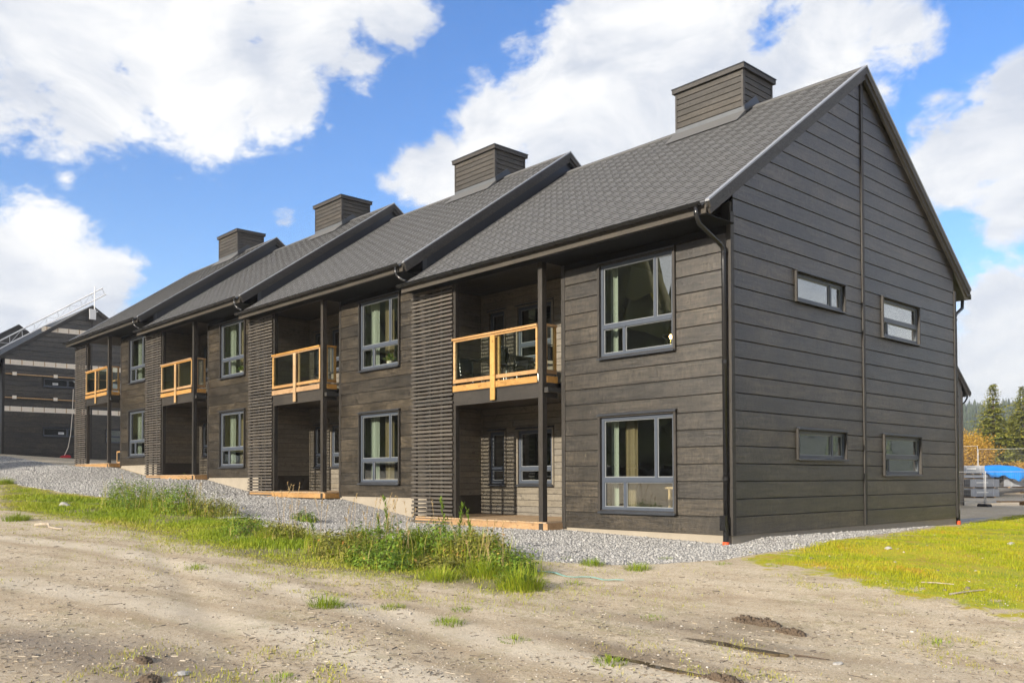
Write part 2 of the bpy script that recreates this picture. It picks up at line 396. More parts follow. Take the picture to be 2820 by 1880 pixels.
# ------------------------------------------------------------------ cladding boards
def plank_piece(mb, b0, b1, t0, t1, z0, z1, t):
    """board piece lying in the local XZ plane, front towards -Y, with eased edges; ends may slant"""
    h = z1 - z0; c = min(.007, h * .2)
    def xa(z): return b0 + (t0 - b0) * (z - z0) / h
    def xb(z): return b1 + (t1 - b1) * (z - z0) / h
    prof = [(0, z0), (-t + c, z0), (-t, z0 + c * .6), (-t, z1 - c), (-t + c, z1), (0, z1)]
    v = [(xa(z), y, z) for y, z in prof] + [(xb(z), y, z) for y, z in prof]
    n = 6
    mb.add(v, [tuple(range(n)), tuple(range(n, 2 * n))[::-1]] + [(i, n + i, n + (i + 1) % n, (i + 1) % n) for i in range(n)])
def clad(parent, x0, x1, zlist, m, holes=(), t=.022, gap=.013, origin=(0, 0, 0), rz=0, lo=None, hi=None, skip=(), name='plank'):
    """rows of boards; zlist = joints; holes = (x0,x1,z0,z1); lo/hi(z) = slanting ends"""
    for i in range(len(zlist) - 1):
        if i in skip: continue
        z0, z1 = zlist[i], zlist[i + 1] - gap
        if z1 - z0 < .02: continue
        a0, a1 = (x0, x0) if lo is None else (max(x0, lo(z0)), max(x0, lo(z1)))
        e0, e1 = (x1, x1) if hi is None else (min(x1, hi(z0)), min(x1, hi(z1)))
        if e0 - a0 < .03: continue
        e1 = max(e1, a1 + .001)
        hs = sorted([h for h in holes if h[2] < z1 - .004 and h[3] > z0 + .004 and h[0] > x0 - .01 and h[1] < x1 + .01])
        runs = []; cur = []; xs = (a0, a1)
        for h in hs:
            ov0, ov1 = max(h[2], z0), min(h[3], z1)
            cur.append((xs[0], h[0], xs[1], h[0], z0, z1))
            if ov0 - z0 < .012 and z1 - ov1 < .012:
                runs.append(cur); cur = []
            else:
                if ov0 - z0 >= .012: cur.append((h[0], h[1], h[0], h[1], z0, ov0))
                if z1 - ov1 >= .012: cur.append((h[0], h[1], h[0], h[1], ov1, z1))
            xs = (h[1], h[1])
        cur.append((xs[0], e0, xs[1], e1, z0, z1)); runs.append(cur)
        for r in runs:
            if all(p[1] - p[0] < .02 for p in r): continue
            ox = r[0][0]
            key = ('plank', t) + tuple(v for p in r for v in (p[0] - ox, p[1] - ox, p[2] - ox, p[3] - ox, p[4] - z0, p[5] - z0)) + (m,)
            def mk(r=r, ox=ox, z0=z0):
                mb = MB()
                for p in r: plank_piece(mb, p[0] - ox, p[1] - ox, p[2] - ox, p[3] - ox, p[4] - z0, p[5] - z0, t)
                return mb.mesh('plank')
            me = cached(key, mk)
            c, s = math.cos(rz), math.sin(rz)
            obj(name, me, m, parent, (origin[0] + c * ox, origin[1] + s * ox, origin[2] + z0), rz)
def wall_backing(name, parent, x0, x1, z0, z1, holes, y0, y1, m, origin=(0, 0, 0), rz=0):
    xs = sorted({x0, x1} | {h[i] for h in holes for i in (0, 1) if x0 < h[i] < x1}); zs = sorted({z0, z1} | {h[i] for h in holes for i in (2, 3) if z0 < h[i] < z1})
    mb = MB()
    for j in range(len(zs) - 1):
        run = None
        for i in range(len(xs) - 1):
            cx, cz = (xs[i] + xs[i + 1]) / 2, (zs[j] + zs[j + 1]) / 2
            inside = any(h[0] < cx < h[1] and h[2] < cz < h[3] for h in holes)
            if not inside: run = [xs[i], xs[i + 1]] if run is None else [run[0], xs[i + 1]]
            if (inside or i == len(xs) - 2) and run:
                mb.box(run[0], run[1], y0, y1, zs[j], zs[j + 1]); run = None
    return mb.build(name, m, parent, origin, rz)

# ------------------------------------------------------------------ windows  (local: X along wall, -Y out, Z up; origin lower left of the casing)
def window(parent, loc, w, h, transom=None, mull_up=None, mull_lo=None, rz=0, casing=.05, depth=.05, cas_m='trim', fr=.062, head=True):
    c = casing
    mb = MB()
    fy0, fy1 = .012, .075
    mb.box(c, w - c, fy0, fy1, c, c + fr); mb.box(c, w - c, fy0, fy1, h - c - fr, h - c)
    mb.box(c, c + fr, fy0 + .001, fy1, c + fr, h - c - fr); mb.box(w - c - fr, w - c, fy0 + .001, fy1, c + fr, h - c - fr)
    zt = None
    ix0, ix1, iz0, iz1 = c + fr, w - c - fr, c + fr, h - c - fr
    panes = []
    if transom:
        zt = transom * h; mb.box(ix0, ix1, fy0 + .002, fy1, zt - .045, zt + .045)
        mb.box(ix0, ix1, fy0 - .008, fy0 + .002, zt - .046, zt - .012)
    up0 = zt + .045 if zt else iz0
    if mull_up: xm = mull_up * w; mb.box(xm - .03, xm + .03, fy0 + .003, fy1, up0, iz1); panes += [(ix0, xm - .03, up0, iz1), (xm + .03, ix1, up0, iz1)]
    else: panes.append((ix0, ix1, up0, iz1))
    if zt:
        if mull_lo: xl = mull_lo * w; mb.box(xl - .03, xl + .03, fy0 + .003, fy1, iz0, zt - .045); panes += [(ix0, xl - .03, iz0, zt - .045), (xl + .03, ix1, iz0, zt - .045)]
        else: panes.append((ix0, ix1, iz0, zt - .045))
    win = mb.build('window', 'frame', parent, loc, rz)
    for (a, b, z0, z1) in panes:
        me = cached(('pane', b - a, z1 - z0), lambda: MB().box(0, b - a, 0, .006, 0, z1 - z0).mesh('pane'))
        obj('pane', me, 'glass', win, (a, .045, z0))
        sb = MB(); q = .016
        sb.box(a, b, .03, .045, z0, z0 + q).box(a, b, .03, .045, z1 - q, z1).box(a, a + q, .031, .045, z0 + q, z1 - q).box(b - q, b, .031, .045, z0 + q, z1 - q)
        sb.build('sash_bead', M['bead'], win)
    cb = MB()
    cb.box(0, c, -depth, .02, .0, h - .0).box(w - c, w, -depth, .02, .0, h - .0).box(c, w - c, -depth + .006, .02, h - c, h - .002)
    cb.box(c, w - c, -depth + .02, .02, .002, c)
    cb.build('casing', cas_m, win)
    sp = [(-depth - .035, -.012), (-depth - .035, .012), (.012, c + .012), (.012, c - .002), (-depth - .01, -.004)]
    MB().prism(sp, c * .2, w - c * .2, 'x').build('sill', 'flash', win)
    if head:
        hp = [(-depth - .03, h - .022), (-depth - .03, h + .004), (0, h + .03), (0, h + .018), (-depth - .018, h - .002), (-depth - .018, h - .022)]
        MB().prism(hp, -.012, w + .012, 'x').build('head_flashing', 'flash', win)
    return win
M['bead'] = flat_mat('pale_glazing_bead', (.20, .215, .225), .4)

# ------------------------------------------------------------------ a terrace unit
ZTOP = 5.2
ROWS = [0.0] + [0.313 + PITCH * i for i in range(17)]            # facade joints up to the soffit
ROWS = [z for z in ROWS if z < ZTOP - .05] + [ZTOP]
GROWS = [0.0] + [0.313 + PITCH * i for i in range(31)]           # gable joints
FWIN = (-2.935, -1.1122, .3132, 2.1587)
GWIN = [(2.0818, 3.9612, 1.2882, 1.8594, 0), (5.5877, 7.4325, .9924, 1.8629, 1)]
BWIN = [(-7.906, -7.28, .794, 2.135), (-6.905, -5.68, .79, 2.13)]
XR, XPOST, XS0, XS1, XL = -3.9344, -4.0376, -8.3884, -6.8784, -8.2
YB = 1.56                                                       # back wall of the recess
def shrink(h, d): return (h[0] + d, h[1] - d, h[2] + d, h[3] - d)

def gable_wall(root, xg, base_skip=(), windows=True, holes_extra=(), z_lo=None):
    """clad gable facing +X at local x = xg"""
    holes = [(g[0], g[1], g[2] + s, g[3] + s) for g in GWIN for s in (0, ST)] if windows else []
    hb = [shrink(h, .04) for h in holes]
    # backing: a slab up to the eaves and a triangle above it
    w = wall_backing('gable_wall', root, .03, W - .03, 0.01, 5.6, hb, 0.0225, .2, 'felt', (xg, 0, 0), math.pi / 2)
    tri = MB(); tri.prism([(.12, 5.603), (W - .12, 5.603), (W / 2, roofz(W / 2) - .14)], xg - .2, xg - .0225, 'x'); tri.build('gable_peak', 'felt', root)
    lo = lambda z: (z - (ZE + EO * SL - .10)) / SL
    hi = lambda z: W - lo(z)
    mid = W / 2
    org = (xg - .022, 0, 0)
    clad(w, .09, mid - .05, GROWS, 'clad', holes, lo=lo, origin=(-.0, .022, 0), skip=base_skip)
    clad(w, mid + .05, W - .09, [z - (.004 if i else 0) for i, z in enumerate(GROWS)], 'clad', holes, hi=hi, origin=(0, .022, 0), skip=base_skip)
    cb = MB(); cb.box(-.05, .05, -.048, .0, 0, roofz(mid) - .24); cb.build('centre_batten', 'trim', w, (mid, .0225, 0))
    # corner boards (both faces)
    for s, y in ((1, 0.0), (-1, W)):
        mb = MB()
        if s > 0: mb.box(-.012, .088, -.042, .0, 0, 5.42)
        else: mb.box(-.088, 0.012, -.042, .0, 0, 5.42)
        mb.build('corner_board', 'trim', w, (y, .0225, 0))
    if windows:
        for g in GWIN:
            for s in (0, ST):
                a = (root, (xg, g[0], g[2] + s), g[1] - g[0], g[3] - g[2])
                if g[4] == 0: window(*a, mull_up=.73, rz=math.pi / 2, depth=.045, casing=.034, fr=.055)
                else: window(*a, transom=.46, mull_lo=.17, rz=math.pi / 2, depth=.045, casing=.036, fr=.055)
    return w

def roof_slab(root, xa, xb, rv=True, lv=False, shingles='stuff', n_single=0, back=True):
    t = .16
    def under(y): return ZE + (y + EO) * SL
    f = [(-EO + .02, under(-EO + .02) - .028), (W / 2, ZR - .028), (W / 2, ZR - .028 - t), (-EO + .02, under(-EO + .02) - .028 - .10)]
    cl, cr = (.045 if lv else 0), (.045 if rv else 0)
    roof = MB().prism(f, xa + cl, xb - cr, 'x').build('roof', 'felt', root)
    if back:
        f2 = [(W - p[0], p[1]) for p in f]; MB().prism(f2[::-1], xa + cl, xb - cr, 'x').build('rear_slope', 'shingle', roof)
    # shingle tabs
    n = Vector((0, -SL, 1)).normalized(); up = Vector((0, 1, SL)).normalized()
    tw, ex = .20, .125
    x0s, x1s = xa + .01, xb - .035
    ln = (W / 2 + EO) / up.y
    rows = int(ln / ex)
    th = .011
    tabs = []
    for r in range(rows):
        s0 = r * ex - .01; s1 = min(s0 + ex + .004, ln)
        off = (r % 2) * tw / 2 + random.uniform(-.006, .006)
        x = x0s - off; ci = 0
        while x < x1s:
            ci += 1
            a, b = max(x, x0s), min(x + tw - .007, x1s)
            if b - a > .02: tabs.append((a, b, s0, s1, 1 if (ci + r) % 2 else 0))
            x += tw
    base = Vector((0, -EO, ZE)) - n * .026
    def tabv(a, b, s0, s1, j=0.0):
        p = []
        for (xx, s, h) in ((a, s0, 0), (b, s0, 0), (b, s0, th + j), (a, s0, th + j), (b, s1, .003), (a, s1, .003)):
            q = base + up * s + n * h; p.append((xx, q.y, q.z))
        return p, [(0, 1, 2, 3), (3, 2, 4, 5), (0, 3, 5), (1, 4, 2)]
    single = set()
    if n_single:
        # the tabs that show largest: nearest to the camera
        cl = Vector(CAM) - Vector(root.location)
        order = sorted(range(len(tabs)), key=lambda i: ((base + up * tabs[i][2]) + Vector((tabs[i][0], 0, 0)) - cl).length)
        single = set(order[:n_single])
    mb = MB(); rn = []
    for i, tb in enumerate(tabs):
        j = (.003 if tb[4] else -.004) + random.uniform(-.0012, .0012)
        if i in single:
            a, b, s0, s1 = tb[:4]; jj = .003 if tb[4] else -.004
            me = cached(('tab', b - a, s1 - s0, jj), lambda: MB().add(*[tabv(0, b - a, 0, s1 - s0, jj)[0], tabv(0, 1, 0, 1)[1]]).mesh('shingle'))
            q = up * s0
            obj('shingle', me, 'shingle', roof, (a, q.y, q.z))
            if len(me.materials) == 1: me.materials.append(M['shinglebutt']); me.polygons.foreach_set('material_index', [1, 0, 1, 1])
        else:
            v, fc = tabv(*tb[:4], j); mb.add(v, fc); rn += [random.random()] * 4
    o = mb.build('shingles', 'shingle', roof); tag(o, kind='stuff')
    o.data.materials.append(M['shinglebutt']); o.data.polygons.foreach_set('material_index', [1, 0, 1, 1] * (len(o.data.polygons) // 4))
    at_ = o.data.attributes.new('rnd', 'FLOAT', 'FACE'); at_.data.foreach_set('value', rn)
    # ridge cap
    rp = [(W / 2 - .14, ZR - .098 + .012), (W / 2, ZR + .012), (W / 2 + .14, ZR - .098 + .012), (W / 2 + .14, ZR - .115), (W / 2, ZR - .016), (W / 2 - .14, ZR - .115)]
    MB().prism(rp, xa + .03, xb - .05, 'x').build('ridge_cap', 'shingle', roof)
    # verges: two stepped barge boards and a bright metal edge on each slope
    def verge(x, sx):
        for back_ in ((False, True) if back else (False,)):
            Y = (lambda y: W - y) if back_ else (lambda y: y)
            e = EO if not back_ else .6352
            def strip(d0, d1, xi, xo, nm, m, s0=0.0, hang=0.0):
                y0 = -e + s0
                k0, k1 = (.006, 0.0) if back_ else (0.0, 0.0)
                pl = [(Y(y0), under(y0) - d0), (Y(W / 2 + k0), under(W / 2 + k0) - d0), (Y(W / 2 + k0), under(W / 2 + k0) - d1), (Y(y0 + hang), under(y0 + hang) - d1)]
                MB().prism(pl, xi, xo, 'x').build(nm, m, roof)
            strip(.022, .165, x - sx * .042, x, 'barge_board', 'bargewood', .0, .06)
            strip(.15, .275, x - sx * .08, x - sx * .034, 'barge_board', 'bargewood', .05, .05)
            strip(-.014, .020, x - sx * .07, x + sx * .010, 'verge_trim', 'zinc', -.012)
    if rv: verge(xb, 1)
    if lv: verge(xa, -1)
    return roof
M['bargewood'] = wood_mat('grey_brown_barge_board', (.034, .030, .026), (.058, .052, .046), .5, .2, axis=1)

def gutter(root, xa, xb, y=-.865, z=5.395, r=.062):
    prof = [(y + r * math.cos(a), z + r * math.sin(a)) for a in np.linspace(math.pi, 2 * math.pi, 9)]
    inner = [(y + (r - .006) * math.cos(a), z + (r - .006) * math.sin(a)) for a in np.linspace(2 * math.pi, math.pi, 9)]
    g = MB().prism(prof + inner, xa, xb, 'x').build('gutter', 'blackmetal', root)
    n = int((xb - xa) / .62)
    me = cached(('gclip',), lambda: MB().prism([(y + (r + .005) * math.cos(a), z + (r + .005) * math.sin(a)) for a in np.linspace(math.pi * .98, 2 * math.pi, 9)] +
                                               [(y + r * 1.0 * math.cos(a), z + r * 1.0 * math.sin(a)) for a in np.linspace(2 * math.pi, math.pi * .98, 9)], -.014, .014, 'x').mesh('gutter_bracket'))
    for i in range(n + 1): obj('gutter_bracket', me, 'blackmetal', g, (xa + .25 + i * (xb - xa - .5) / n, 0, 0))
    return g

def chimney(root, x0, x1, y0, y1, ztop):
    c = MB().box(x0 + .03, x1 - .03, y0 + .03, y1 - .03, roofz(y0) - .25, ztop - .02).build('chimney', 'felt', root)
    zb = roofz(y0) + .20
    hh = (ztop - .09 - zb) / 6
    zr = [zb + hh * i for i in range(7)]
    clad(c, x0 + .05, x1 - .05, zr, 'chim', t=.02, gap=.012, origin=(0, y0 + .0295, 0))
    zr2 = [zb + .0 + hh * i for i in range(7)]
    clad(c, .05, y1 - y0 - .05, zr2, 'chim', t=.02, gap=.012, origin=(x1 - .0295, y0, 0), rz=math.pi / 2)
    for x in (x0, x1 - .05):
        MB().box(x, x + .05, y0 - .002, y0 + .03, zb - .02, ztop - .085).build('corner_board', 'bargewood', c)
    for y in (y0 + .031, y1 - .05):
        MB().box(x1 - .03, x1 + .002, y, y + .05, zb - .02, ztop - .085).build('corner_board', 'bargewood', c)
    cap = MB().box(x0 - .055, x1 + .055, y0 - .055, y1 + .055, ztop - .10, ztop - .004).build('cap', 'bargewood', c)
    MB().box(x0 - .07, x1 + .07, y0 - .07, y1 + .07, ztop, ztop + .02).build('cap_sheet', 'flash', cap)
    # upstand flashing: front strip, stepped side strip up and over the ridge
    MB().box(x0 - .005, x1 + .006, y0 + .004, y0 + .028, roofz(y0) + .06, zb - .02).build('front_flashing', 'galvdark', c)
    ap = [(y0 - .34, roofz(y0 - .34) + .008), (y0 + .02, roofz(y0) + .10), (y0 + .02, roofz(y0) - .05)]
    MB().prism(ap, x0 - .06, x1 + .05, 'x').build('apron', 'shingle', c)
    ym = W / 2
    sp = [(y0 + .01, roofz(y0) + .02), (ym, ZR + .02), (ym + .2, roofz(ym + .2) + .02), (ym + .2, roofz(ym + .2) + .17), (ym, ZR + .20), (y0 + .01, roofz(y0) + .20)]
    MB().prism(sp, x1 - .01, x1 + .03, 'x').build('side_flashing', 'flash', c)
    return c
M['chim'] = wood_mat('weathered_chimney_boards', (.036, .031, .025), (.070, .062, .052), .55, .2)
M['galvdark'] = flat_mat('grey_flashing', (.13, .137, .145), .4, .4, .15, 4)

def unit(k, first, last, label):
    root = empty('terraced_house', (-k * L, 0, k * H)); tag(root, label, 'house', 'units of the stepped terrace')
    MB().box(-L + .005, -.03 if first else -.006, .03, W - .05, -2.0, 0.012).build('foundation', 'concrete', root)
    roof_r_ = .0 if first else .0
    # --- long facade with the big windows
    hw = [(FWIN[0], FWIN[1], FWIN[2] + s, FWIN[3] + s) for s in (0, ST)]
    w = wall_backing('front_wall', root, XR, -.02, 0.01, ZTOP + .02, [shrink(h, .04) for h in hw], .0225, .2, 'felt')
    clad(w, XR + .105, -.09 if first else -.002, ROWS, 'clad', hw, origin=(0, .022, 0))
    MB().box(XR + .1, roof_r_ - .07, -.008, .0, 5.085, ZTOP + .003).build('wall_top_strip', 'soffit', w)  # black strip over the top of the wall boards, just below the soffit
    MB().box(XR, XR + .10, -.004, .022, -.03, ZTOP).build('corner_board', 'trim', w)
    if first: MB().box(-.088, .0, -.0025, .022, 0, ZTOP).build('corner_board', 'trim', w)
    for s in (0, ST):
        window(root, (FWIN[0], 0, FWIN[2] + s), FWIN[1] - FWIN[0], FWIN[3] - FWIN[2], transom=.335, mull_up=.735, mull_lo=.335)
    # --- recess behind the balcony
    hb = [(b[0], b[1], b[2] + s, b[3] + s) for b in BWIN for s in (0, ST)]
    bw = wall_backing('recess_wall', root, XL, XR, -.1, 5.55, [shrink(h, .04) for h in hb], YB + .0225, YB + .2, 'felt')
    rr = [0.03 + .145 * i for i in range(19)]; rr = [z for z in rr if z < 2.62] + [2.66]
    rr2 = [2.93 + .145 * i for i in range(19)]; rr2 = [z for z in rr2 if z < 5.42] + [5.47]
    for zz in (rr, rr2): clad(bw, XL + .06, XR - .01, zz, 'recess', hb, t=.018, gap=.007, origin=(0, YB + .022, 0))
    MB().box(XL, XL + .055, YB - .004, YB + .022, .03, 5.46).build('corner_board', 'recess', bw)
    for b in BWIN:
        for s in (0, ST):
            window(root, (b[0], YB, b[2] + s), b[1] - b[0], b[3] - b[2], transom=.30, rz=0, depth=.03, casing=.05, cas_m='recess', fr=.07)
    MB().box(-7.14, -7.02, YB - .06, YB, 2.17, 2.30).build('vent_box', 'recess', root)
    # recess side walls
    MB().box(XR, XR + .06, .0235, YB + .0, -.03, 5.5).build('recess_side', 'recess', root)
    if not last:
        sw = MB().box(XL - .09, XL - .022, .0, YB + .02, -.1, 5.5).build('recess_side', 'felt', root)
        rs = [.56 + .145 * i for i in range(15)]; rs = [z for z in rs if z < 2.6] + [2.66]
        for zz in (rs, rr2): clad(sw, .02, YB - .004, zz, 'recess', t=.018, gap=.007, origin=(XL - .020, 0, 0), rz=math.pi / 2)
        MB().box(XL - .020, XL - .005, .02, YB - .002, .03, .55).build('base_panel', 'panel', sw)
    # ceilings: boards across
    for z, nm in ((5.47, 'upper_ceiling'), (2.66, 'lower_ceiling')):
        c = MB().box(XL - .05, XR, -.38, YB + .02, z + .012, z + .10).build(nm, 'felt', root)
        wd = .12; n = int((YB + .38) / wd)
        me = cached(('cboard',), lambda: MB().box(XL - .04, XR - .004, 0, wd - .008, 0, .012).mesh('ceiling_board'))
        for i in range(n + 1): obj('ceiling_board', me, 'ceil', c, (0, -.38 + i * wd, z))
    # --- balcony
    yf = -P
    xb0, xb1 = XS1 + .075, XPOST - .12
    bal = MB().box(xb0, XPOST - .12, yf + .004, yf + .05, 2.56, 2.84).build('balcony', 'trimx', root)
    MB().box(XPOST - .046, XPOST - .004, yf + .12, -.004, 2.56, 2.84).build('side_beam', 'trimx', bal)
    MB().box(xb0, XPOST - .12, yf - .012, yf + .05, 2.842, 2.856).box(XPOST - .05, XPOST - .002, yf + .122, -.004, 2.842, 2.856).build('drip_edge', 'flash', bal)
    fb = cached(('fboard',), lambda: MB().box(XL + .01, XPOST - .05, 0, .112, 0, .028).mesh('floor_board'))
    for i in range(16): obj('floor_board', fb, 'deckx', bal, (0, yf + .07 + i * .12, 2.875))
    def pine(nm, *b): return MB().box(*b).build(nm, 'pine' if nm != 'railing_post' and nm != 'picket' else 'pinez', bal)
    pine('kick_board', xb0, xb1, yf - .036, yf - .014, 2.862, 2.992)
    pine('bottom_rail', xb0, xb1, yf - .03, yf + .03, 3.045, 3.122)
    pine('hand_rail', xb0 - .03, xb1, yf - .045, yf + .045, 3.985, 4.03)
    pine('sub_rail', xb0, xb1, yf - .02, yf + .02, 3.945, 3.983)
    pine('railing_post', xb0 + .002, xb0 + .07, yf - .02, yf + .04, 3.124, 3.944)
    pine('railing_post', xb1 - .05, xb1 - .002, yf - .02, yf + .03, 3.124, 3.944)
    pine('railing_post', -5.50, -5.34, yf + .031, yf + .075, 2.95, 3.944)
    pine('picket', -5.535, -5.39, yf - .062, yf - .037, 2.60, 3.944)
    pine('kick_board', XPOST - .018, XPOST + .006, yf + .122, -.006, 2.862, 2.992)
    pine('bottom_rail', XPOST - .07, XPOST - .02, yf + .122, -.006, 3.045, 3.122)
    pine('hand_rail', XPOST - .10, XPOST + .0, yf + .122, -.006, 3.985, 4.03)
    pine('railing_post', XPOST - .07, XPOST - .02, -.07, -.012, 3.124, 3.984)
    pine('railing_post', XPOST - .07, XPOST - .02, yf + .124, yf + .16, 3.124, 3.984)
    for (a, b) in ((xb0 + .071, -5.545), (-5.38, xb1 - .051)):
        MB().box(a, b, yf, yf + .008, 3.124, 3.944).build('glass_pane', 'balglass', bal)
    MB().box(XPOST - .05, XPOST - .042, yf + .161, -.071, 3.124, 3.984).build('glass_pane', 'balglass', bal)
    # posts and header
    gz = lambda x: float(ground(x - k * L, yf)) - k * H
    MB().box(XPOST - .12, XPOST, yf, yf + .12, min(-.06, gz(XPOST)), 5.25).build('post', 'trim', root)
    MB().box(XS1 - .03, XS1 + .072, yf + .05, yf + .16, -.10, 5.25).build('post', 'trim', root)
    MB().box(XL - .1, XR + .05, yf + .003, yf + .118, 5.252, 5.46).build('header_beam', 'trimx', root)
    # --- slat screen
    sc = MB().box(XS0 + .05, XS0 + .12, yf + .042, yf + .11, -.08, 5.25).build('slat_screen', 'trim', root)
    MB().box(XS0 + .62, XS0 + .69, yf + .042, yf + .09, -.05, 5.25).build('batten', 'trim', sc)
    MB().box(XS0 + 1.05, XS0 + 1.12, yf + .042, yf + .09, -.05, 5.25).build('batten', 'trim', sc)
    sm = [cached(('slat', i), lambda: MB().box(XS0 + .03 * (i % 2), XS1 + .012 - .018 * (i % 2), yf, yf + .04, 0, .046 + .002 * (i % 3)).mesh('slat')) for i in range(6)]
    z = -.03; i = 0
    while z < 5.22:
        obj('slat', sm[i % 6], 'slat', sc, (random.uniform(-.004, .004), 0, z)); z += .0885; i += 1
    # return of the screen to the wall
    me = cached(('rslat',), lambda: MB().box(XS0 + .005, XS0 + .045, yf + .045, -.03, 0, .046).mesh('slat'))
    for j in range(i): obj('slat', me, 'slat', sc, (0, 0, -.03 + j * .0885 + .002))
    # --- terrace deck on the ground
    dk = MB().box(XS0 + .15, XR + .02, yf + .002, yf + .03, -.055, .075).build('deck', 'pine', root)
    n = 36; bwid = (XR - XL + .0) / n
    db = cached(('dboard',), lambda: MB().box(0, bwid - .007, yf - .012, YB + .01, 0, .026).mesh('deck_board'))
    for i in range(n): obj('deck_board', db, 'deck', dk, (XL + .005 + i * bwid, 0, .078))
    MB().box(XR - .03, XR + .02, yf + .031, .02, -.055, .075).build('deck_side', 'pine', dk)
    # --- eaves
    roof_r = .1384 if first else .1305
    ra = -L - (.14 if last else 0.0)
    roof = roof_slab(root, ra, roof_r, True, last, n_single=300 if first else 0)
    MB().box(ra + .01, roof_r - .07, -.785, -.755, 5.225, 5.36).build('fascia', 'fascia', roof)
    MB().box(XR, roof_r - .07, -.755, .02, 5.205, 5.222).build('soffit', 'soffit', roof)
    MB().box(ra + .01, XR - .002, -.755, yf + .0, 5.255, 5.27).build('soffit', 'soffit', roof)
    gutter(root, ra - .02, roof_r - .09)
    if not first:
        # stepped gable strip above the lower roof, clad in dark sheet
        pl = [(-.05, roofz(0) - .24), (W / 2, ZR - .2), (W - .1, roofz(W - .1) - .24), (W - .1, roofz(W - .1) - .24 - H - .05), (W / 2, ZR - .2 - H - .1), (-.05, roofz(0) - .24 - H - .1)]
        MB().prism(pl, -.03, .004, 'x').build('step_flashing', 'stepflash', root)
        MB().box(-.05, .012, -.17, -.05, roofz(-.17) - .62, roofz(-.17) - .22).build('flashing_end', 'flash', root)
        e = (-.10, -.865, 5.36)
        MB().tube([(e[0], e[1], 5.36), (e[0], e[1], 5.20), (e[0] + .015, e[1] + .02, 5.14), (e[0] + .08, e[1] + .06, 5.07), (e[0] + .20, e[1] + .10, 5.00), (e[0] + .25, e[1] + .11, 4.985)], .034, 10).build('downpipe', 'blackmetal', root, smooth=True)
    # end returns of the side walls (close the house)
    MB().box(-L + .0, -.03, W - .25, W - .05, 0, 5.6).build('rear_wall', 'felt', root)
    if last:
        pl = [(YB, 0), (W - .05, 0), (W - .05, 5.6), (W / 2, ZR - .2), (YB, roofz(YB) - .2)]
        MB().prism(pl, -L + .01, -L + .12, 'x').build('end_wall', 'clad', root)
    # --- rooms
    for s in (0, ST):
        z0, z1 = .05 + s, 2.62 + s
        x0, x1, y0, y1 = XR + .08, -.22, .2, 4.3
        rm = MB(); rm.box(x0, x1, y0, W - .3, z0 - .12, z0).build('room_floor', 'roomfloor', root)
        MB().box(x0 - .02, x1 + .02, y0 + .0, W - .3, z1, z1 + .1).build('room_ceiling', 'room', root)
        MB().box(x0 - .08, x0, .201, YB + .3, z0, z1).box(x0, x1, y1, y1 + .1, z0, z1).box(x0 - .08, x0, YB + .3, W - .3, z0, z1).build('room_wall', 'room', root)
        if not first: MB().box(x1, x1 + .1, .201, W - .3, z0, z1).build('room_wall', 'room', root)
        MB().box(XL, XR - .1, YB + 2.6, YB + 2.7, z0, z1).build('room_wall', 'room', root)
        MB().box(XL, XR - .1, YB + .21, YB + 2.6, z0 - .12, z0 - .02).build('room_floor', 'roomfloor', root)
        MB().box(XL, XR - .1, YB + .21, YB + 2.6, z1 + .0, z1 + .1).build('room_ceiling', 'room', root)
    chimney(root, -4.30, -2.45, 4.293, 5.52, 10.14)
    return root
M['trimx'] = wood_mat('dark_stained_beam', (.022, .019, .0155), (.044, .038, .031), .52, .3)
M['pinez'] = wood_mat('fresh_oiled_pine_post', (.42, .25, .095), (.52, .34, .15), .5, 0, .16, axis=2)
M['deckx'] = wood_mat('balcony_floor_boards', (.20, .15, .10), (.27, .21, .14), .6, 0, .2)
M['fascia'] = wood_mat('brown_fascia', (.042, .035, .026), (.066, .056, .043), .6, .2)
M['stepflash'] = flat_mat('dark_blue_grey_sheet', (.030, .033, .042), .38, .3, .25, 1.6)

UL = ['nearest unit of the dark timber terrace, with the full gable wall on its right side',
      'second unit from the near gable in the dark timber terrace, one step up',
      'third unit from the near gable in the dark timber terrace, two steps up',
      'far end unit of the dark timber terrace, highest step, next to the unfinished building']
UN = [unit(k, k == 0, k == 3, UL[k]) for k in range(4)]
U0 = UN[0]
gable_wall(U0, 0.0)
# downpipes of the near gable (part of the nearest unit)
def downpipe(root, pts, r=.04, base=None):
    d = MB().tube(pts, r, 12).build('downpipe', 'blackmetal', root, smooth=True)
    for z in (4.75, 2.9, .95):
        x, y = pts[-1][0], pts[-1][1]
        MB().tube([(x, y, z - .03), (x, y, z + .03)], r + .006, 12).build('pipe_clamp', 'blackmetal', d)
    x, y, z = pts[-1]
    MB().box(x - .055, x + .055, y - .10, y - .035, z - .05, z + .20).build('leaf_trap', 'blackmetal', d)
    MB().tube([(x, y, z + .02), (x, y, z - .24)], .05, 12).build('pipe_sleeve', 'blackmetal', d)
    MB().tube([(x, y, z - .241), (x, y, z - .5)], .058, 12).build('drain_collar', 'orange', d)
downpipe(U0, [(-.06, -.865, 5.36), (-.06, -.865, 5.22), (-.06, -.84, 5.15), (-.065, -.78, 5.08), (-.07, -.20, 4.86), (-.072, -.12, 4.82), (-.074, -.085, 4.75), (-.075, -.08, 4.6), (-.075, -.08, .14)])
downpipe(U0, [(-.06, W + .62, 5.3), (-.06, W + .60, 5.1), (-.06, W + .2, 4.9), (-.04, W + .08, 4.8), (-.03, W + .07, 4.6), (-.03, W + .07, .16)])

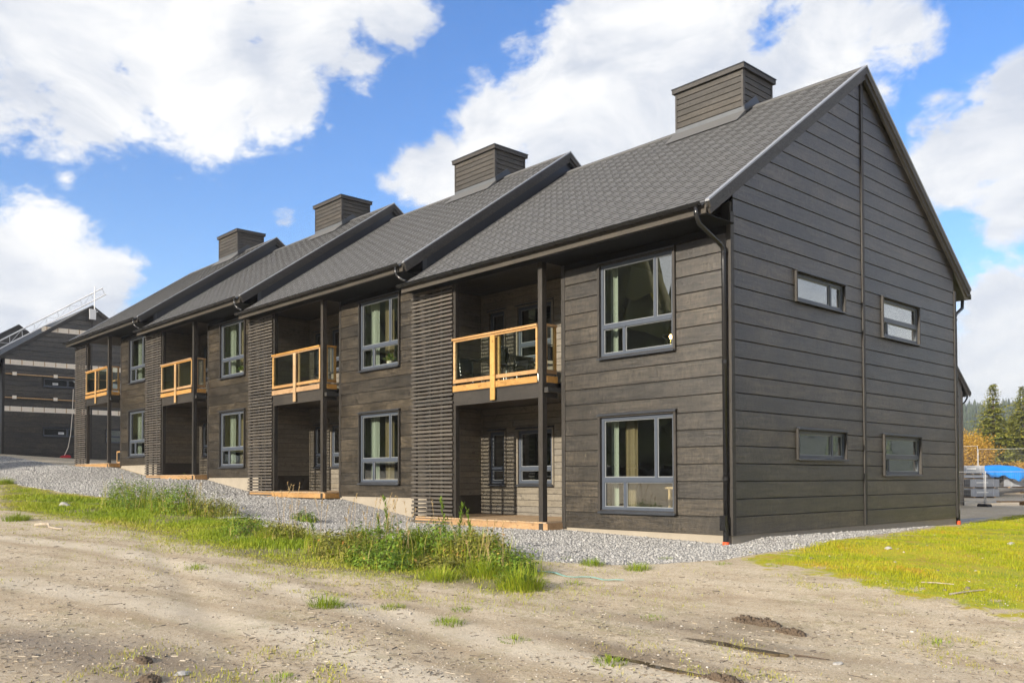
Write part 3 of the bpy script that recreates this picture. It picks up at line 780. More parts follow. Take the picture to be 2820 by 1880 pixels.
# ------------------------------------------------------------------ ground
for (u, v, rx, ry, dp) in ((1590, 1464, .5, .06, .022), (1400, 1505, .45, .05, .02)):
    p = hit(u, v); PUDD.append((p[0], p[1], rx, ry, dp))
def poly_xy(pts): return np.array([hit(u, v)[:2] for u, v in pts])
def inpoly(poly, x, y):
    r = np.zeros(np.shape(x), bool); n = len(poly); j = n - 1
    for i in range(n):
        xi, yi = poly[i]; xj, yj = poly[j]
        c = ((yi > y) != (yj > y)) & (x < (xj - xi) * (y - yi) / (yj - yi + 1e-12) + xi)
        r ^= c; j = i
    return r
def segdist(poly, x, y):
    d = np.full(np.shape(x), 1e9); n = len(poly)
    for i in range(n):
        a, b = poly[i], poly[(i + 1) % n]; ab = b - a; t = np.clip(((x - a[0]) * ab[0] + (y - a[1]) * ab[1]) / (ab @ ab + 1e-12), 0, 1)
        d = np.minimum(d, np.hypot(x - a[0] - t * ab[0], y - a[1] - t * ab[1]))
    return d
def mask(poly, x, y, soft):
    s = segdist(poly, x, y); return np.clip(.5 + np.where(inpoly(poly, x, y), s, -s) / soft / 2, 0, 1)
# gravel: lower edge traced on the ground, upper edge under the buildings
gl = poly_xy([(2, 1104), (150, 1132), (265, 1146), (400, 1166), (520, 1192), (640, 1218), (760, 1240), (900, 1256), (1050, 1268), (1240, 1288), (1450, 1296), (1660, 1286), (1760, 1268), (1900, 1244), (2050, 1222), (2200, 1200), (2290, 1186)])
GRAVEL = np.vstack([gl, [[-1.5, 13], [-12, 13], [-12, .4], [-44, -.6], [-46, -6.5]]])
VERGE = poly_xy([(2, 1102), (150, 1134), (265, 1146), (400, 1150), (520, 1176), (640, 1200), (760, 1222), (900, 1236), (1080, 1258), (1190, 1284), (1248, 1316), (1235, 1352), (1150, 1362), (1020, 1342), (880, 1322), (740, 1312), (600, 1292), (480, 1258), (340, 1226), (180, 1194), (2, 1168)])
LAWN = poly_xy([(1700, 1284), (1800, 1264), (2000, 1232), (2200, 1206), (2290, 1190), (2350, 1181), (2352, 1418), (2280, 1396), (2180, 1380), (2080, 1366), (1960, 1332), (1820, 1302)])
LAWN = np.vstack([LAWN[:6], [[4.5, 14], [9, 8], [8.2, -3]], LAWN[6:]])

def axis_coords(segs):
    out = []
    for a, b, s in segs: out += list(np.arange(a, b, s))
    return np.array(out + [segs[-1][1]])
gx = axis_coords([(-2500, -400, 150), (-400, -90, 20), (-90, -40, 2), (-40, -12, .3), (-12, 9, .1), (9, 20, .5), (20, 90, 5), (90, 400, 30), (400, 2500, 150)])
gy = axis_coords([(-2500, -400, 150), (-400, -60, 20), (-60, -13, 2), (-13, 2, .1), (2, 24, .4), (24, 70, 1.5), (70, 200, 10), (200, 2500, 150)])
X, Y = np.meshgrid(gx, gy); Z = ground(X, Y)
nx, ny = len(gx), len(gy)
gv = np.stack([X.ravel(), Y.ravel(), Z.ravel()], 1)
ii = (np.arange(ny - 1)[:, None] * nx + np.arange(nx - 1)[None]).ravel()
gf = np.stack([ii, ii + 1, ii + nx + 1, ii + nx], 1)

def ground_mat():
    m, nt, b = mat('bare_dirt_ground'); t = NT(nt)
    co = t.coord((1, 1, 1))
    def A(n): return t.n('ShaderNodeAttribute', attribute_name=n).outputs['Fac']
    n_big = t.noise(co, .55, 6, .6, .4); n_mid = t.noise(co, 2.6, 7, .65, .3); n_fine = t.noise(co, 26, 6, .7); n_xf = t.noise(co, 110, 4, .7)
    stc = t.coord((.25, 2.6, 1)); 
    rot = t.n('ShaderNodeMapping'); rot.inputs['Rotation'].default_value = (0, 0, rad(-17)); rot.inputs['Scale'].default_value = (1, 1, 1)
    t.l(t.n('ShaderNodeTexCoord').outputs['Object'], rot.inputs[0]); rs = t.n('ShaderNodeMapping'); rs.inputs['Scale'].default_value = (.3, 2.4, 1); t.l(rot.outputs[0], rs.inputs[0])
    n_str = t.noise(rs.outputs[0], 1.3, 6, .6, .2)
    dirt = t.ramp(t.math('ADD', t.math('MULTIPLY', n_mid, .5), t.math('MULTIPLY', n_str, .5)), [(.32, (.30, .215, .13)), (.44, (.45, .355, .235)), (.56, (.56, .465, .33)), (.74, (.64, .56, .435))])
    dirt = t.mix(t.math('MULTIPLY', t.math('SUBTRACT', n_fine, .50), 5.0, True), dirt, (.27, .21, .14))
    dirt = t.mix(t.math('MULTIPLY', t.math('GREATER_THAN', n_xf, .56), .6), dirt, (.64, .60, .52))
    dirt = t.mix(t.math('MULTIPLY', t.math('GREATER_THAN', t.noise(co, 55, 5, .75), .585), .65), dirt, (.15, .115, .075))
    # thin moss / weeds film
    moss = t.math('MULTIPLY', t.math('MULTIPLY', t.math('SUBTRACT', t.noise(co, 1.3, 8, .72, .5), .50, True), 6.0, True), t.math('MULTIPLY', t.math('SUBTRACT', t.noise(co, 14, 5, .7), .42, True), 5.0, True))
    dirt = t.mix(t.math('MULTIPLY', moss, .75), dirt, t.mix(n_fine, (.16, .14, .05), (.30, .27, .10)))
    dirt = t.mix(t.math('MULTIPLY', t.math('MULTIPLY', A('track'), t.math('MULTIPLY', n_mid, 1.5), True), .6), dirt, (.66, .585, .465))
    dirt = t.mix(t.math('MULTIPLY', t.math('MULTIPLY', A('trackedge'), t.math('MULTIPLY', t.math('SUBTRACT', n_mid, .3, True), 3.0, True), True), .6), dirt, (.27, .195, .115))
    wet = t.math('MULTIPLY', A('wet'), t.math('ADD', t.math('MULTIPLY', n_mid, .9), .55), True)
    dirt = t.mix(t.math('MULTIPLY', wet, .65), dirt, (.15, .108, .068))
    # gravel bed
    vo = t.n('ShaderNodeTexVoronoi'); vo.inputs['Scale'].default_value = 22; t.l(co, vo.inputs['Vector'])
    grav = t.ramp(t.math('FRACT', t.math('MULTIPLY', vo.outputs['Color'], 3.1)), [(0, (.22, .22, .22)), (.5, (.36, .355, .35)), (1, (.52, .51, .49))])
    grav = t.mix(t.math('MULTIPLY', t.math('SUBTRACT', vo.outputs['Distance'], .35, True), 1.6, True), grav, (.10, .098, .095))
    gm = t.math('SMOOTH_MIN', 1.0, t.math('MULTIPLY', t.math('SUBTRACT', t.math('ADD', A('gravel'), t.math('MULTIPLY', t.math('SUBTRACT', n_mid, .5), .9)), .42), 8, True))
    col = t.mix(gm, dirt, grav)
    # grassed soil
    gs = t.ramp(n_mid, [(.3, (.10, .085, .035)), (.5, (.15, .14, .04)), (.7, (.20, .20, .05))])
    vm = t.math('MULTIPLY', t.math('SUBTRACT', t.math('ADD', A('verge'), t.math('MULTIPLY', t.math('SUBTRACT', n_mid, .5), 1.2)), .40), 4, True)
    col = t.mix(t.math('MULTIPLY', vm, .85), col, gs)
    n_l = t.noise(co, 1.7, 6, .65, .6)
    ls = t.ramp(n_l, [(.32, (.19, .25, .014)), (.44, (.31, .33, .014)), (.55, (.41, .36, .02)), (.66, (.43, .30, .04)), (.76, (.40, .30, .14))])
    ls = t.mix(t.math('MULTIPLY', t.math('SUBTRACT', n_fine, .4, True), 1.2, True), ls, (.12, .14, .02))
    lm = t.math('MULTIPLY', t.math('SUBTRACT', t.math('ADD', A('lawn'), t.math('MULTIPLY', t.math('SUBTRACT', n_mid, .5), 2.2)), .46), 5, True)
    col = t.mix(lm, col, ls)
    t.l(col, b.inputs['Base Color'])
    rg = t.n('ShaderNodeMapRange'); rg.inputs[3].default_value = .92; rg.inputs[4].default_value = .42; t.l(wet, rg.inputs[0]); t.l(rg.outputs[0], b.inputs['Roughness'])
    b.inputs['Specular IOR Level'].default_value = .3
    h = t.math('ADD', t.math('ADD', t.math('MULTIPLY', n_mid, .5), t.math('MULTIPLY', n_fine, .7)), t.math('MULTIPLY', n_xf, .35))
    t.bump(h, .8, .022, b)
    return m
M['ground'] = ground_mat()
gnd = tri_mesh('ground', gv, gf, 'ground', smooth=True); tag(gnd, kind='structure')
xf, yf_ = X.ravel(), Y.ravel()
WETS = [(190, 1500, 1.0, .6), (330, 1545, .9, .5), (60, 1470, .7, .4), (1640, 1458, 1.3, .25), (1440, 1498, 1.0, .2), (1730, 1440, .6, .35), (380, 1520, 1.2, .35)]
wet = np.zeros(len(xf))
for (u, v, rx, ry) in WETS:
    p = hit(u, v); wet = np.maximum(wet, np.exp(-((xf - p[0]) / rx) ** 2 - ((yf_ - p[1]) / ry) ** 2))
q = yf_ + .30 * xf
wet = np.maximum(wet, .38 * (np.exp(-((q + 9.1) / .14) ** 2) + np.exp(-((q + 7.5) / .14) ** 2)) * np.clip((xf + 4) / 6, 0, 1) * (yf_ < -3))
TRK = [poly_xy(p) for p in ([(2, 1232), (260, 1262), (520, 1318), (860, 1404), (1250, 1500), (1560, 1562)], [(2, 1330), (300, 1376), (640, 1452), (980, 1556)])]
trk = np.zeros(len(xf)); tdk = np.zeros(len(xf)); nr0 = (np.abs(xf) < 40) & (np.abs(yf_) < 40)
for T in TRK:
    d = np.full(nr0.sum(), 1e9)
    for a, b in zip(T[:-1], T[1:]):
        ab = b - a; t = np.clip(((xf[nr0] - a[0]) * ab[0] + (yf_[nr0] - a[1]) * ab[1]) / (ab @ ab), 0, 1); d = np.minimum(d, np.hypot(xf[nr0] - a[0] - t * ab[0], yf_[nr0] - a[1] - t * ab[1]))
    trk[nr0] = np.maximum(trk[nr0], np.exp(-(d / .30) ** 4)); tdk[nr0] = np.maximum(tdk[nr0], np.exp(-((d - .42) / .14) ** 2))
for nm, a in (('track', trk), ('trackedge', tdk)):
    at_ = gnd.data.attributes.new(nm, 'FLOAT', 'POINT'); at_.data.foreach_set('value', a.astype(np.float32))
near = (np.abs(xf + 20) < 60) & (np.abs(yf_) < 60)
for nm, poly, soft in (('gravel', GRAVEL, .12), ('verge', VERGE, .5), ('lawn', LAWN, .8)):
    a = np.zeros(len(xf)); a[near] = mask(poly, xf[near], yf_[near], soft)
    at_ = gnd.data.attributes.new(nm, 'FLOAT', 'POINT'); at_.data.foreach_set('value', a.astype(np.float32))
at_ = gnd.data.attributes.new('wet', 'FLOAT', 'POINT'); at_.data.foreach_set('value', wet.astype(np.float32))

# ------------------------------------------------------------------ gravel stones
def scatter(poly, n, dens=None, seed=1):
    r = np.random.default_rng(seed); lo = poly.min(0); hi = poly.max(0); out = []
    tot = 0
    while tot < n:
        p = r.uniform(lo, hi, (n * 4, 2)); p = p[inpoly(poly, p[:, 0], p[:, 1])]
        if dens is not None: p = p[r.random(len(p)) < dens(p[:, 0], p[:, 1])]
        out.append(p); tot += len(p)
        if len(p) == 0: break
    return np.vstack(out)[:n]
def rand_rot(n, r):
    q = r.normal(size=(n, 4)); q /= np.linalg.norm(q, axis=1, keepdims=True); w, x, y, z = q.T
    return np.stack([np.stack([1 - 2 * (y * y + z * z), 2 * (x * y - z * w), 2 * (x * z + y * w)], 1), np.stack([2 * (x * y + z * w), 1 - 2 * (x * x + z * z), 2 * (y * z - x * w)], 1), np.stack([2 * (x * z - y * w), 2 * (y * z + x * w), 1 - 2 * (x * x + y * y)], 1)], 1)
CUBE = np.array([(-1, -1, -1), (1, -1, -1), (1, 1, -1), (-1, 1, -1), (-1, -1, 1), (1, -1, 1), (1, 1, 1), (-1, 1, 1)], float) * .58
CF = np.array([(0, 3, 2, 1), (4, 5, 6, 7), (0, 1, 5, 4), (1, 2, 6, 5), (2, 3, 7, 6), (3, 0, 4, 7)])
def stones(name, pts, size, m, seed, sink=.2, flat=.65):
    r = np.random.default_rng(seed); n = len(pts)
    sc = size * np.exp(r.normal(0, .35, (n, 1))) * r.uniform(.7, 1.3, (n, 3)); sc[:, 2] *= flat
    v = CUBE[None] * (1 + r.uniform(-.38, .30, (n, 8, 1))) + r.uniform(-.16, .16, (n, 8, 3))
    v = np.einsum('nij,nkj->nki', rand_rot(n, r), v) * sc[:, None, :]
    z = ground(pts[:, 0], pts[:, 1])
    v += np.stack([pts[:, 0], pts[:, 1], z + sc[:, 2] * (.5 - sink)], 1)[:, None]
    f = (CF[None] + np.arange(n)[:, None, None] * 8).reshape(-1, 4)
    o = tri_mesh(name, v.reshape(-1, 3), f, m, np.repeat(r.random(n), 6))
    return o
def stone_mat(name, stops, rough=.8):
    m, nt, b = mat(name); t = NT(nt)
    a = t.n('ShaderNodeAttribute', attribute_name='rnd').outputs['Fac']
    c = t.ramp(a, stops); g = t.noise(t.coord(), 40, 4, .6)
    c = t.mix(t.math('MULTIPLY', g, .35), c, (.28, .26, .235)); t.l(c, b.inputs['Base Color']); b.inputs['Roughness'].default_value = rough
    return m
M['gravel'] = stone_mat('crushed_grey_gravel', [(0, (.13, .13, .13)), (.25, (.26, .258, .252)), (.6, (.36, .354, .34)), (.85, (.45, .44, .42)), (1, (.58, .57, .545))])
M['pebble'] = stone_mat('dirt_pebbles', [(0, (.13, .10, .075)), (.4, (.33, .275, .205)), (.8, (.47, .41, .325)), (1, (.62, .585, .53))])
cdist = lambda x, y: np.hypot(x - CAM[0], y - CAM[1])
front = lambda x, y: ((y < -.0) | (x > .0)) & (x < 6)
g1 = scatter(GRAVEL, 115000, lambda x, y: front(x, y) * np.clip((14.5 / np.maximum(cdist(x, y), 8)) ** 1.6, 0, 1), 3)
tag(stones('gravel_stones', g1, .012, 'gravel', 4), 'loose crushed grey gravel along the foot of the terrace', 'gravel', kind='stuff')
g2 = scatter(np.array([[-60, -6], [-60, -.1], [-14, -.1], [-14, -6]]), 55000, lambda x, y: inpoly(GRAVEL, x, y) * 1.0, 5)
tag(stones('far_gravel_stones', g2, .019, 'gravel', 6), 'pale gravel bank running up to the far end of the terrace', 'gravel', kind='stuff')
FG = np.array([[-9, -10.5], [-9, -6.5], [-3, -5], [1.5, -3.2], [3.5, -2], [8, 2], [9.5, -4], [7.6, -10], [2, -11.8]])
g3 = scatter(FG, 16000, lambda x, y: ~inpoly(GRAVEL, x, y) * np.clip((6.5 / np.maximum(cdist(x, y), 3)) ** 2, 0.05, 1), 7)
tag(stones('dirt_pebbles', g3, .0065, 'pebble', 8, .35, .6), 'small pebbles and grit strewn over the bare dirt', 'pebbles', kind='stuff')

# ------------------------------------------------------------------ grass
def blade_mat(name, stops, trans=.25, rough=.6):
    m, nt, b = mat(name); t = NT(nt)
    a = t.n('ShaderNodeAttribute', attribute_name='rnd').outputs['Fac']
    c = t.ramp(a, stops); t.l(c, b.inputs['Base Color']); b.inputs['Roughness'].default_value = rough; b.inputs['Specular IOR Level'].default_value = .25
    tl = t.n('ShaderNodeBsdfTranslucent'); t.l(c, tl.inputs[0]); mx = t.n('ShaderNodeMixShader'); mx.inputs[0].default_value = trans
    o = nt.nodes['Material Output']; t.l(b.outputs[0], mx.inputs[1]); t.l(tl.outputs[0], mx.inputs[2]); t.l(mx.outputs[0], o.inputs[0])
    return m
GREEN = [(0, (.10, .17, .012)), (.4, (.21, .29, .018)), (.72, (.35, .38, .03)), (.88, (.38, .34, .07)), (1, (.50, .40, .17))]
M['grass'] = blade_mat('green_grass_blades', GREEN)
M['lawn'] = blade_mat('yellow_green_lawn_blades', [(0, (.17, .25, .010)), (.35, (.30, .35, .012)), (.68, (.40, .39, .018)), (.9, (.46, .36, .03)), (1, (.50, .27, .05))])
M['dry'] = blade_mat('dry_straw_stems', [(0, (.34, .22, .09)), (.6, (.50, .36, .17)), (1, (.60, .47, .26))])
M['leaf'] = blade_mat('weed_leaves', [(0, (.06, .12, .015)), (.5, (.15, .25, .025)), (.85, (.26, .34, .045)), (.97, (.36, .36, .06)), (1, (.40, .30, .06))], .3)
M['olive'] = blade_mat('olive_weed_leaves', [(0, (.09, .085, .02)), (.5, (.22, .22, .04)), (.85, (.34, .31, .06)), (1, (.44, .22, .06))], .3)
def blades(base, h, w, lean, r, curl=.5, ang=None):
    """base (n,3); returns verts, quads+tri as quads (degenerate avoided) and per-face rnd"""
    n = len(base); a = r.uniform(0, 2 * np.pi, n) if ang is None else ang + r.normal(0, .5, n); d = np.stack([np.cos(a), np.sin(a), np.zeros(n)], 1); s = np.stack([-np.sin(a), np.cos(a), np.zeros(n)], 1)
    h = np.broadcast_to(h, n)[:, None]; w = np.broadcast_to(w, n)[:, None]; ln = np.broadcast_to(lean, n)[:, None]
    up = np.array([0, 0, 1.])
    p0 = base; p1 = base + up * h * .55 + d * ln * h * .3; p2 = base + up * h * (1 - .25 * ln * curl) + d * ln * h
    v = np.stack([p0 - s * w / 2, p0 + s * w / 2, p1 + s * w * .4, p1 - s * w * .4, p2 + s * w * .06, p2 - s * w * .06], 1).reshape(-1, 3)
    k = np.arange(n)[:, None] * 6
    f = np.concatenate([k + [0, 1, 2, 3], k + [3, 2, 4, 5]], 1).reshape(-1, 4)
    return v, f
def grass(name, pts, hmin, hmax, w, m, seed, lean=.5, sink=.01, hue=None):
    r = np.random.default_rng(seed); n = len(pts); z = ground(pts[:, 0], pts[:, 1]) - sink
    h = r.uniform(hmin, hmax, n) if np.isscalar(hmin) else hmin
    v, f = blades(np.column_stack([pts, z]), h, w * r.uniform(.7, 1.4, n) * np.clip(cdist(pts[:, 0], pts[:, 1]) / 13, 1, 3.5), r.uniform(.05, lean, n), r)
    c = r.random(n) if hue is None else np.clip(hue + r.normal(0, .12, n), 0, 1)
    return tri_mesh(name, v, f, m, np.repeat(c, 2))
def vnoise(x, y, s, k=0.0):
    return (np.sin(x * s + 2.1 * np.sin(y * s * .7 + k)) + np.sin(y * s * 1.3 + 1.7 * np.sin(x * s * .8 + 2 + k)) + np.sin((x + y) * s * 2.3 + k) * .5) / 5 + .5
vden = lambda x, y: np.clip(mask(VERGE, x, y, .55) * 1.7 - .75 + .5 * vnoise(x, y, 5, 2), 0, 1) * np.clip(vnoise(x, y, 1.9) * 2.6 - .45, .12, 1) * np.clip((18 / np.maximum(cdist(x, y), 9)) ** 1.1, .1, 1)
gp = scatter(VERGE, 64000, vden, 11)
sd_e = np.clip(segdist(VERGE, gp[:, 0], gp[:, 1]) / .9, 0, 1)
h1 = .018 + (.025 + .085 * sd_e) * vnoise(gp[:, 0], gp[:, 1], 1.3, 2.) * rng.uniform(.3, 1.4, len(gp))
tag(grass('verge_grass', gp, h1, None, .008, 'grass', 12, .9, hue=.98 - .38 * sd_e - .3 * vnoise(gp[:, 0], gp[:, 1], 1.1, 1.)), 'ragged green grass strip between gravel and dirt track', 'grass', kind='stuff')
lden = lambda x, y: np.clip(mask(LAWN, x, y, .8) * 2.2 - 1.1 + .8 * vnoise(x, y, 3.7, 1), 0, 1) * np.clip(vnoise(x, y, 2.3, 3) * 2.6 - .45, .08, 1) * np.clip((11 / np.maximum(cdist(x, y), 6)) ** 1.3, .1, 1)
lp = scatter(LAWN, 100000, lden, 13)
tag(grass('lawn_grass', lp, .014 + .050 * vnoise(lp[:, 0], lp[:, 1], 2.0, 5) ** 1.5 * rng.uniform(.4, 1.5, len(lp)), None, .006, 'lawn', 14, 1.0, .004, hue=.10 + .5 * vnoise(lp[:, 0], lp[:, 1], 1.9, 4) + .4 * vnoise(lp[:, 0], lp[:, 1], 5.3, 1)), 'mossy yellow green lawn in front of the gable', 'lawn', kind='stuff')
dden = lambda x, y: ~inpoly(GRAVEL, x, y) * np.clip(vnoise(x, y, 1.2, 7) * 4 - 2.2, 0, 1) * np.clip(vnoise(x, y, 6.0, 3) * 3 - 1.3, 0, 1) * np.clip((8 / np.maximum(cdist(x, y), 4)) ** 1.2, .1, 1)
dp = scatter(FG, 15000, dden, 15)
tag(grass('sparse_dirt_grass', dp, .01, .045, .006, 'grass', 16, 1.0, hue=.80 * np.ones(len(dp))), 'sparse short grass wisps scattered over the bare dirt', 'grass', kind='stuff')

nv = lambda x, y: ~inpoly(GRAVEL, x, y) * ~inpoly(VERGE, x, y) * np.exp(-segdist(VERGE, x, y) / .55) * np.clip(vnoise(x, y, 2.6, 4) * 2.4 - .6, 0, 1) * np.clip((15 / np.maximum(cdist(x, y), 8)) ** 1.3, .1, 1)
vp = scatter(np.array([[-26, -9.5], [-26, -4], [-8, -3], [2.6, -2.4], [3.2, -6.5], [-4, -9]]), 14000, nv, 17)
tag(grass('verge_fringe_grass', vp, .01, .05, .006, 'grass', 18, 1.0, hue=.72 * np.ones(len(vp))), 'thin yellowing grass fading out from the verge into the dirt', 'grass', kind='stuff')
ls_ = scatter(LAWN, 260, None, 19); tag(stones('lawn_stones', ls_, .018, 'pebble', 20, .3, .6), 'small stones scattered in the mossy lawn', 'stones', kind='stuff')

# single tufts, weed clumps, shoots and dry stalks
def tuft(u, v, n, h, rad_, m='grass', label='', group=None, name='grass_tuft', hue=.4, lean=.8):
    p = hit(u, v); r = np.random.default_rng(int(u * 7 + v))
    a = r.uniform(0, 2 * np.pi, n); q = np.sqrt(r.random(n)) * rad_
    xy = np.stack([np.cos(a) * q, np.sin(a) * q], 1)
    z = ground(xy[:, 0] + p[0], xy[:, 1] + p[1]) - p[2] - .008
    vv, ff = blades(np.column_stack([xy, z]), h * r.uniform(.45, 1.1, n) * (1.1 - .55 * q / rad_), .006 * r.uniform(.6, 1.4, n), np.clip(.15 + q / rad_ * r.uniform(.3, 1.2, n), .1, 1.2), r, ang=a)
    o = tri_mesh(name, vv, ff, m, np.repeat(np.clip(hue + r.normal(0, .16, n), 0, 1), 2)); o.location = p
    return tag(o, label, 'grass tuft', group)
GT = 'small green grass tuft growing alone in the bare dirt'
for (u, v, n, h) in ((748, 1392, 260, .16), (1030, 1432, 150, .11), (1465, 1308, 200, .15), (1320, 1340, 70, .08), (1360, 1296, 240, .13), (1300, 1283, 40, .06), (1530, 1283, 60, .06), (1660, 1295, 60, .06),
                     (2150, 1478, 60, .08), (1400, 1522, 160, .08), (640, 1560, 90, .06), (1780, 1300, 40, .06), (450, 1305, 110, .10), (900, 1395, 110, .08), (1060, 1402, 80, .07), (1180, 1470, 90, .07), (1500, 1420, 60, .06), (560, 1245, 150, .13)):
    tuft(u, v, n, h, .10 + h * .5, 'grass', GT, 'grass tufts in the dirt', hue=.35)
for (u, v, n, h, lb) in ((40, 1195, 300, .18, 'dark green grass tuft at the left edge of the verge'), (12, 1112, 420, .26, 'leafy grass tuft beside gravel at the far left'), (1195, 1352, 420, .26, 'bushy bright green tuft at the right tip of the weed verge'),
                         (1120, 1322, 380, .24, 'yellow green tuft just left of the verge tip'), (620, 1240, 330, .22, 'grass tuft halfway along the verge below the second house'), (1010, 1330, 260, .18, 'low fresh green tuft on the front edge of the weed verge'),
                         (820, 1262, 360, .36, 'arching brownish grass tuft on the weed mound'), (960, 1262, 380, .34, 'dome of drooping dark grass in the weed mound'), (1100, 1262, 380, .30, 'rounded green grass dome right of the weed mound centre')):
    tuft(u, v, int(n * 1.5), h * 1.25, .26, 'grass' if 'brown' not in lb else 'olive', lb, None, hue=.32 if 'dark' in lb else .5)

def leafmesh(c, nrm, tip, ln, wd):
    """n elliptical leaves (two quads, folded along the midrib)"""
    s = np.cross(nrm, tip); s /= np.linalg.norm(s, axis=1, keepdims=True) + 1e-9
    ln = ln[:, None]; wd = wd[:, None]
    a = c; b = c + tip * ln * .5 + s * wd / 2 + nrm * wd * .15; d = c + tip * ln; e = c + tip * ln * .5 - s * wd / 2 + nrm * wd * .15
    v = np.stack([a, b, d, e], 1).reshape(-1, 3)
    f = (np.arange(len(c))[:, None] * 4 + [0, 1, 2, 3])
    return v, f
def weed_clump(u, v, rx, ry, h, n, m, label, seed):
    p = hit(u, v); r = np.random.default_rng(seed)
    d = r.normal(size=(n, 3)); d[:, 2] = np.abs(d[:, 2]); d /= np.linalg.norm(d, axis=1, keepdims=True)
    q = r.uniform(.45, 1.0, n) ** .6
    lump = 1 + .25 * np.sin(d[:, 0] * 6 + seed) * np.sin(d[:, 1] * 5 + 1) + .15 * np.sin(d[:, 0] * 13) 
    c = d * np.stack([q * rx * lump, q * ry * lump, q * h * lump], 1)
    c[:, 2] += ground(c[:, 0] + p[0], c[:, 1] + p[1]) - p[2]
    nrm = d + r.normal(0, .5, (n, 3)); nrm[:, 2] += .6; nrm /= np.linalg.norm(nrm, axis=1, keepdims=True)
    tip = np.cross(nrm, r.normal(size=(n, 3))); tip /= np.linalg.norm(tip, axis=1, keepdims=True)
    vv, ff = leafmesh(c, nrm, tip, r.uniform(.03, .085, n), r.uniform(.012, .034, n))
    root = empty('weed_clump', p); tag(root, label, 'weed clump')
    o = tri_mesh('leaves', vv, ff, m, np.clip(r.normal(.45, .25, n), 0, 1), parent=root)
    mb = MB()
    for i in range(26):
        a = r.uniform(0, 6.28); k = r.uniform(.3, .9)
        mb.tube([(0.1 * math.cos(a) * rx, .1 * math.sin(a) * ry, -.02), (k * .6 * rx * math.cos(a), k * .6 * ry * math.sin(a), h * .5), (k * rx * math.cos(a), k * ry * math.sin(a), h * (1.05 - .4 * k))], .003, 4)
    mb.build('stems', M['stem'], root)
    nb = n // (6 if m == 'olive' else 10); a = r.uniform(0, 6.28, nb); q = np.sqrt(r.random(nb)) * 1.05; xy = np.stack([np.cos(a) * q * rx, np.sin(a) * q * ry], 1)
    vv, ff = blades(np.column_stack([xy, ground(xy[:, 0] + p[0], xy[:, 1] + p[1]) - p[2]]), h * r.uniform(.4, 1.15, nb), .007 * r.uniform(.7, 1.4, nb), r.uniform(.1, .9, nb), r)
    tri_mesh('grass_blades', vv, ff, 'grass', np.repeat(np.clip(r.normal(.60, .25, nb), 0, 1), 2), parent=root)
    return root
M['stem'] = flat_mat('green_stems', (.12, .13, .04), .6)
for i, a in enumerate(((300, 1170, 1.0, .6, .72, 2600, 'leaf', 'bright green leafy weed clump at the left end, against the gravel'), (405, 1176, 1.0, .6, .66, 2600, 'leaf', 'bushy bramble like weed clump below the third house'), (490, 1186, .7, .5, .42, 1300, 'olive', 'low grassy weed clump right of the bramble clump'),
                       (560, 1226, .6, .4, .34, 1000, 'leaf', 'small round weed clump on the verge below the second house'), (700, 1196, .35, .25, .22, 500, 'leaf', 'little green weed clump standing in the gravel'), (650, 1240, .6, .4, .30, 900, 'olive', 'flat olive weed patch in the middle of the verge'),
                       (790, 1278, .8, .45, .36, 1800, 'olive', 'brownish tangled weed clump at the left of the mound'), (880, 1272, .8, .45, .44, 2300, 'leaf', 'dense green weed clump under the tall shoots'), (870, 1300, .7, .35, .30, 1600, 'leaf', 'dark low weed clump at the foot of the mound'),
                       (1010, 1268, .8, .45, .42, 2300, 'leaf', 'tall green weed clump in the middle of the mound'), (1090, 1288, .65, .42, .42, 1900, 'olive', 'yellowing weed clump on the right slope of the mound'), (1165, 1316, .5, .36, .32, 1300, 'leaf', 'fresh weed clump near the right tip of the verge'),
                       (1000, 1308, .5, .3, .18, 900, 'olive', 'reddish green low weeds on the front of the mound'), (1190, 1345, .3, .25, .16, 500, 'leaf', 'small clump of weeds at the outermost tip of the verge'))):
    weed_clump(*a, 100 + i)
def shoot(u, v, h, label, seed):
    p = hit(u, v); r = np.random.default_rng(seed); root = empty('willow_shoot', p); tag(root, label, 'plant', 'willow shoots on the weed mound')
    a = r.uniform(0, 6.28); lx, ly = .08 * math.cos(a), .08 * math.sin(a)
    pts = [(lx * t * t, ly * t * t, h * t) for t in np.linspace(-.02, 1, 6)]
    MB().tube(pts, [.005, .005, .0045, .004, .003, .002], 6).build('stem', M['stem'], root)
    n = int(60 * h / .6); t = r.uniform(.25, 1.0, n) ** .8; ang = np.arange(n) * 2.4
    c = np.stack([lx * t * t, ly * t * t, h * t], 1)
    tip = np.stack([np.cos(ang) * .7, np.sin(ang) * .7, .55 + .5 * t], 1); tip /= np.linalg.norm(tip, axis=1, keepdims=True)
    nr = np.cross(tip, np.cross([0, 0, 1.], tip)); nr /= np.linalg.norm(nr, axis=1, keepdims=True)
    vv, ff = leafmesh(c, nr, tip, r.uniform(.07, .11, n) * (1.15 - .4 * t), r.uniform(.016, .024, n)); tri_mesh('leaves', vv, ff, 'leaf', np.clip(r.normal(.6, .15, n), 0, .9), parent=root)
for i, (u, v, h, lb) in enumerate(((893, 1262, .78, 'tallest leafy shoot, with thick top, above the weed mound'), (868, 1262, .52, 'dark leafy shoot just left of the tallest one'), (1022, 1258, .72, 'leafy shoot in front of the slat screen, left of a group of three'), (1053, 1262, .68, 'middle of three leafy shoots beside the slat screen'),
                                   (1083, 1266, .60, 'right one of three leafy shoots in front of the deck'), (722, 1240, .35, 'low leafy shoot at the left of the gravel mound'), (1130, 1280, .30, 'short shoot above the gravel right of the mound'))):
    shoot(u, v, h, lb, 300 + i)
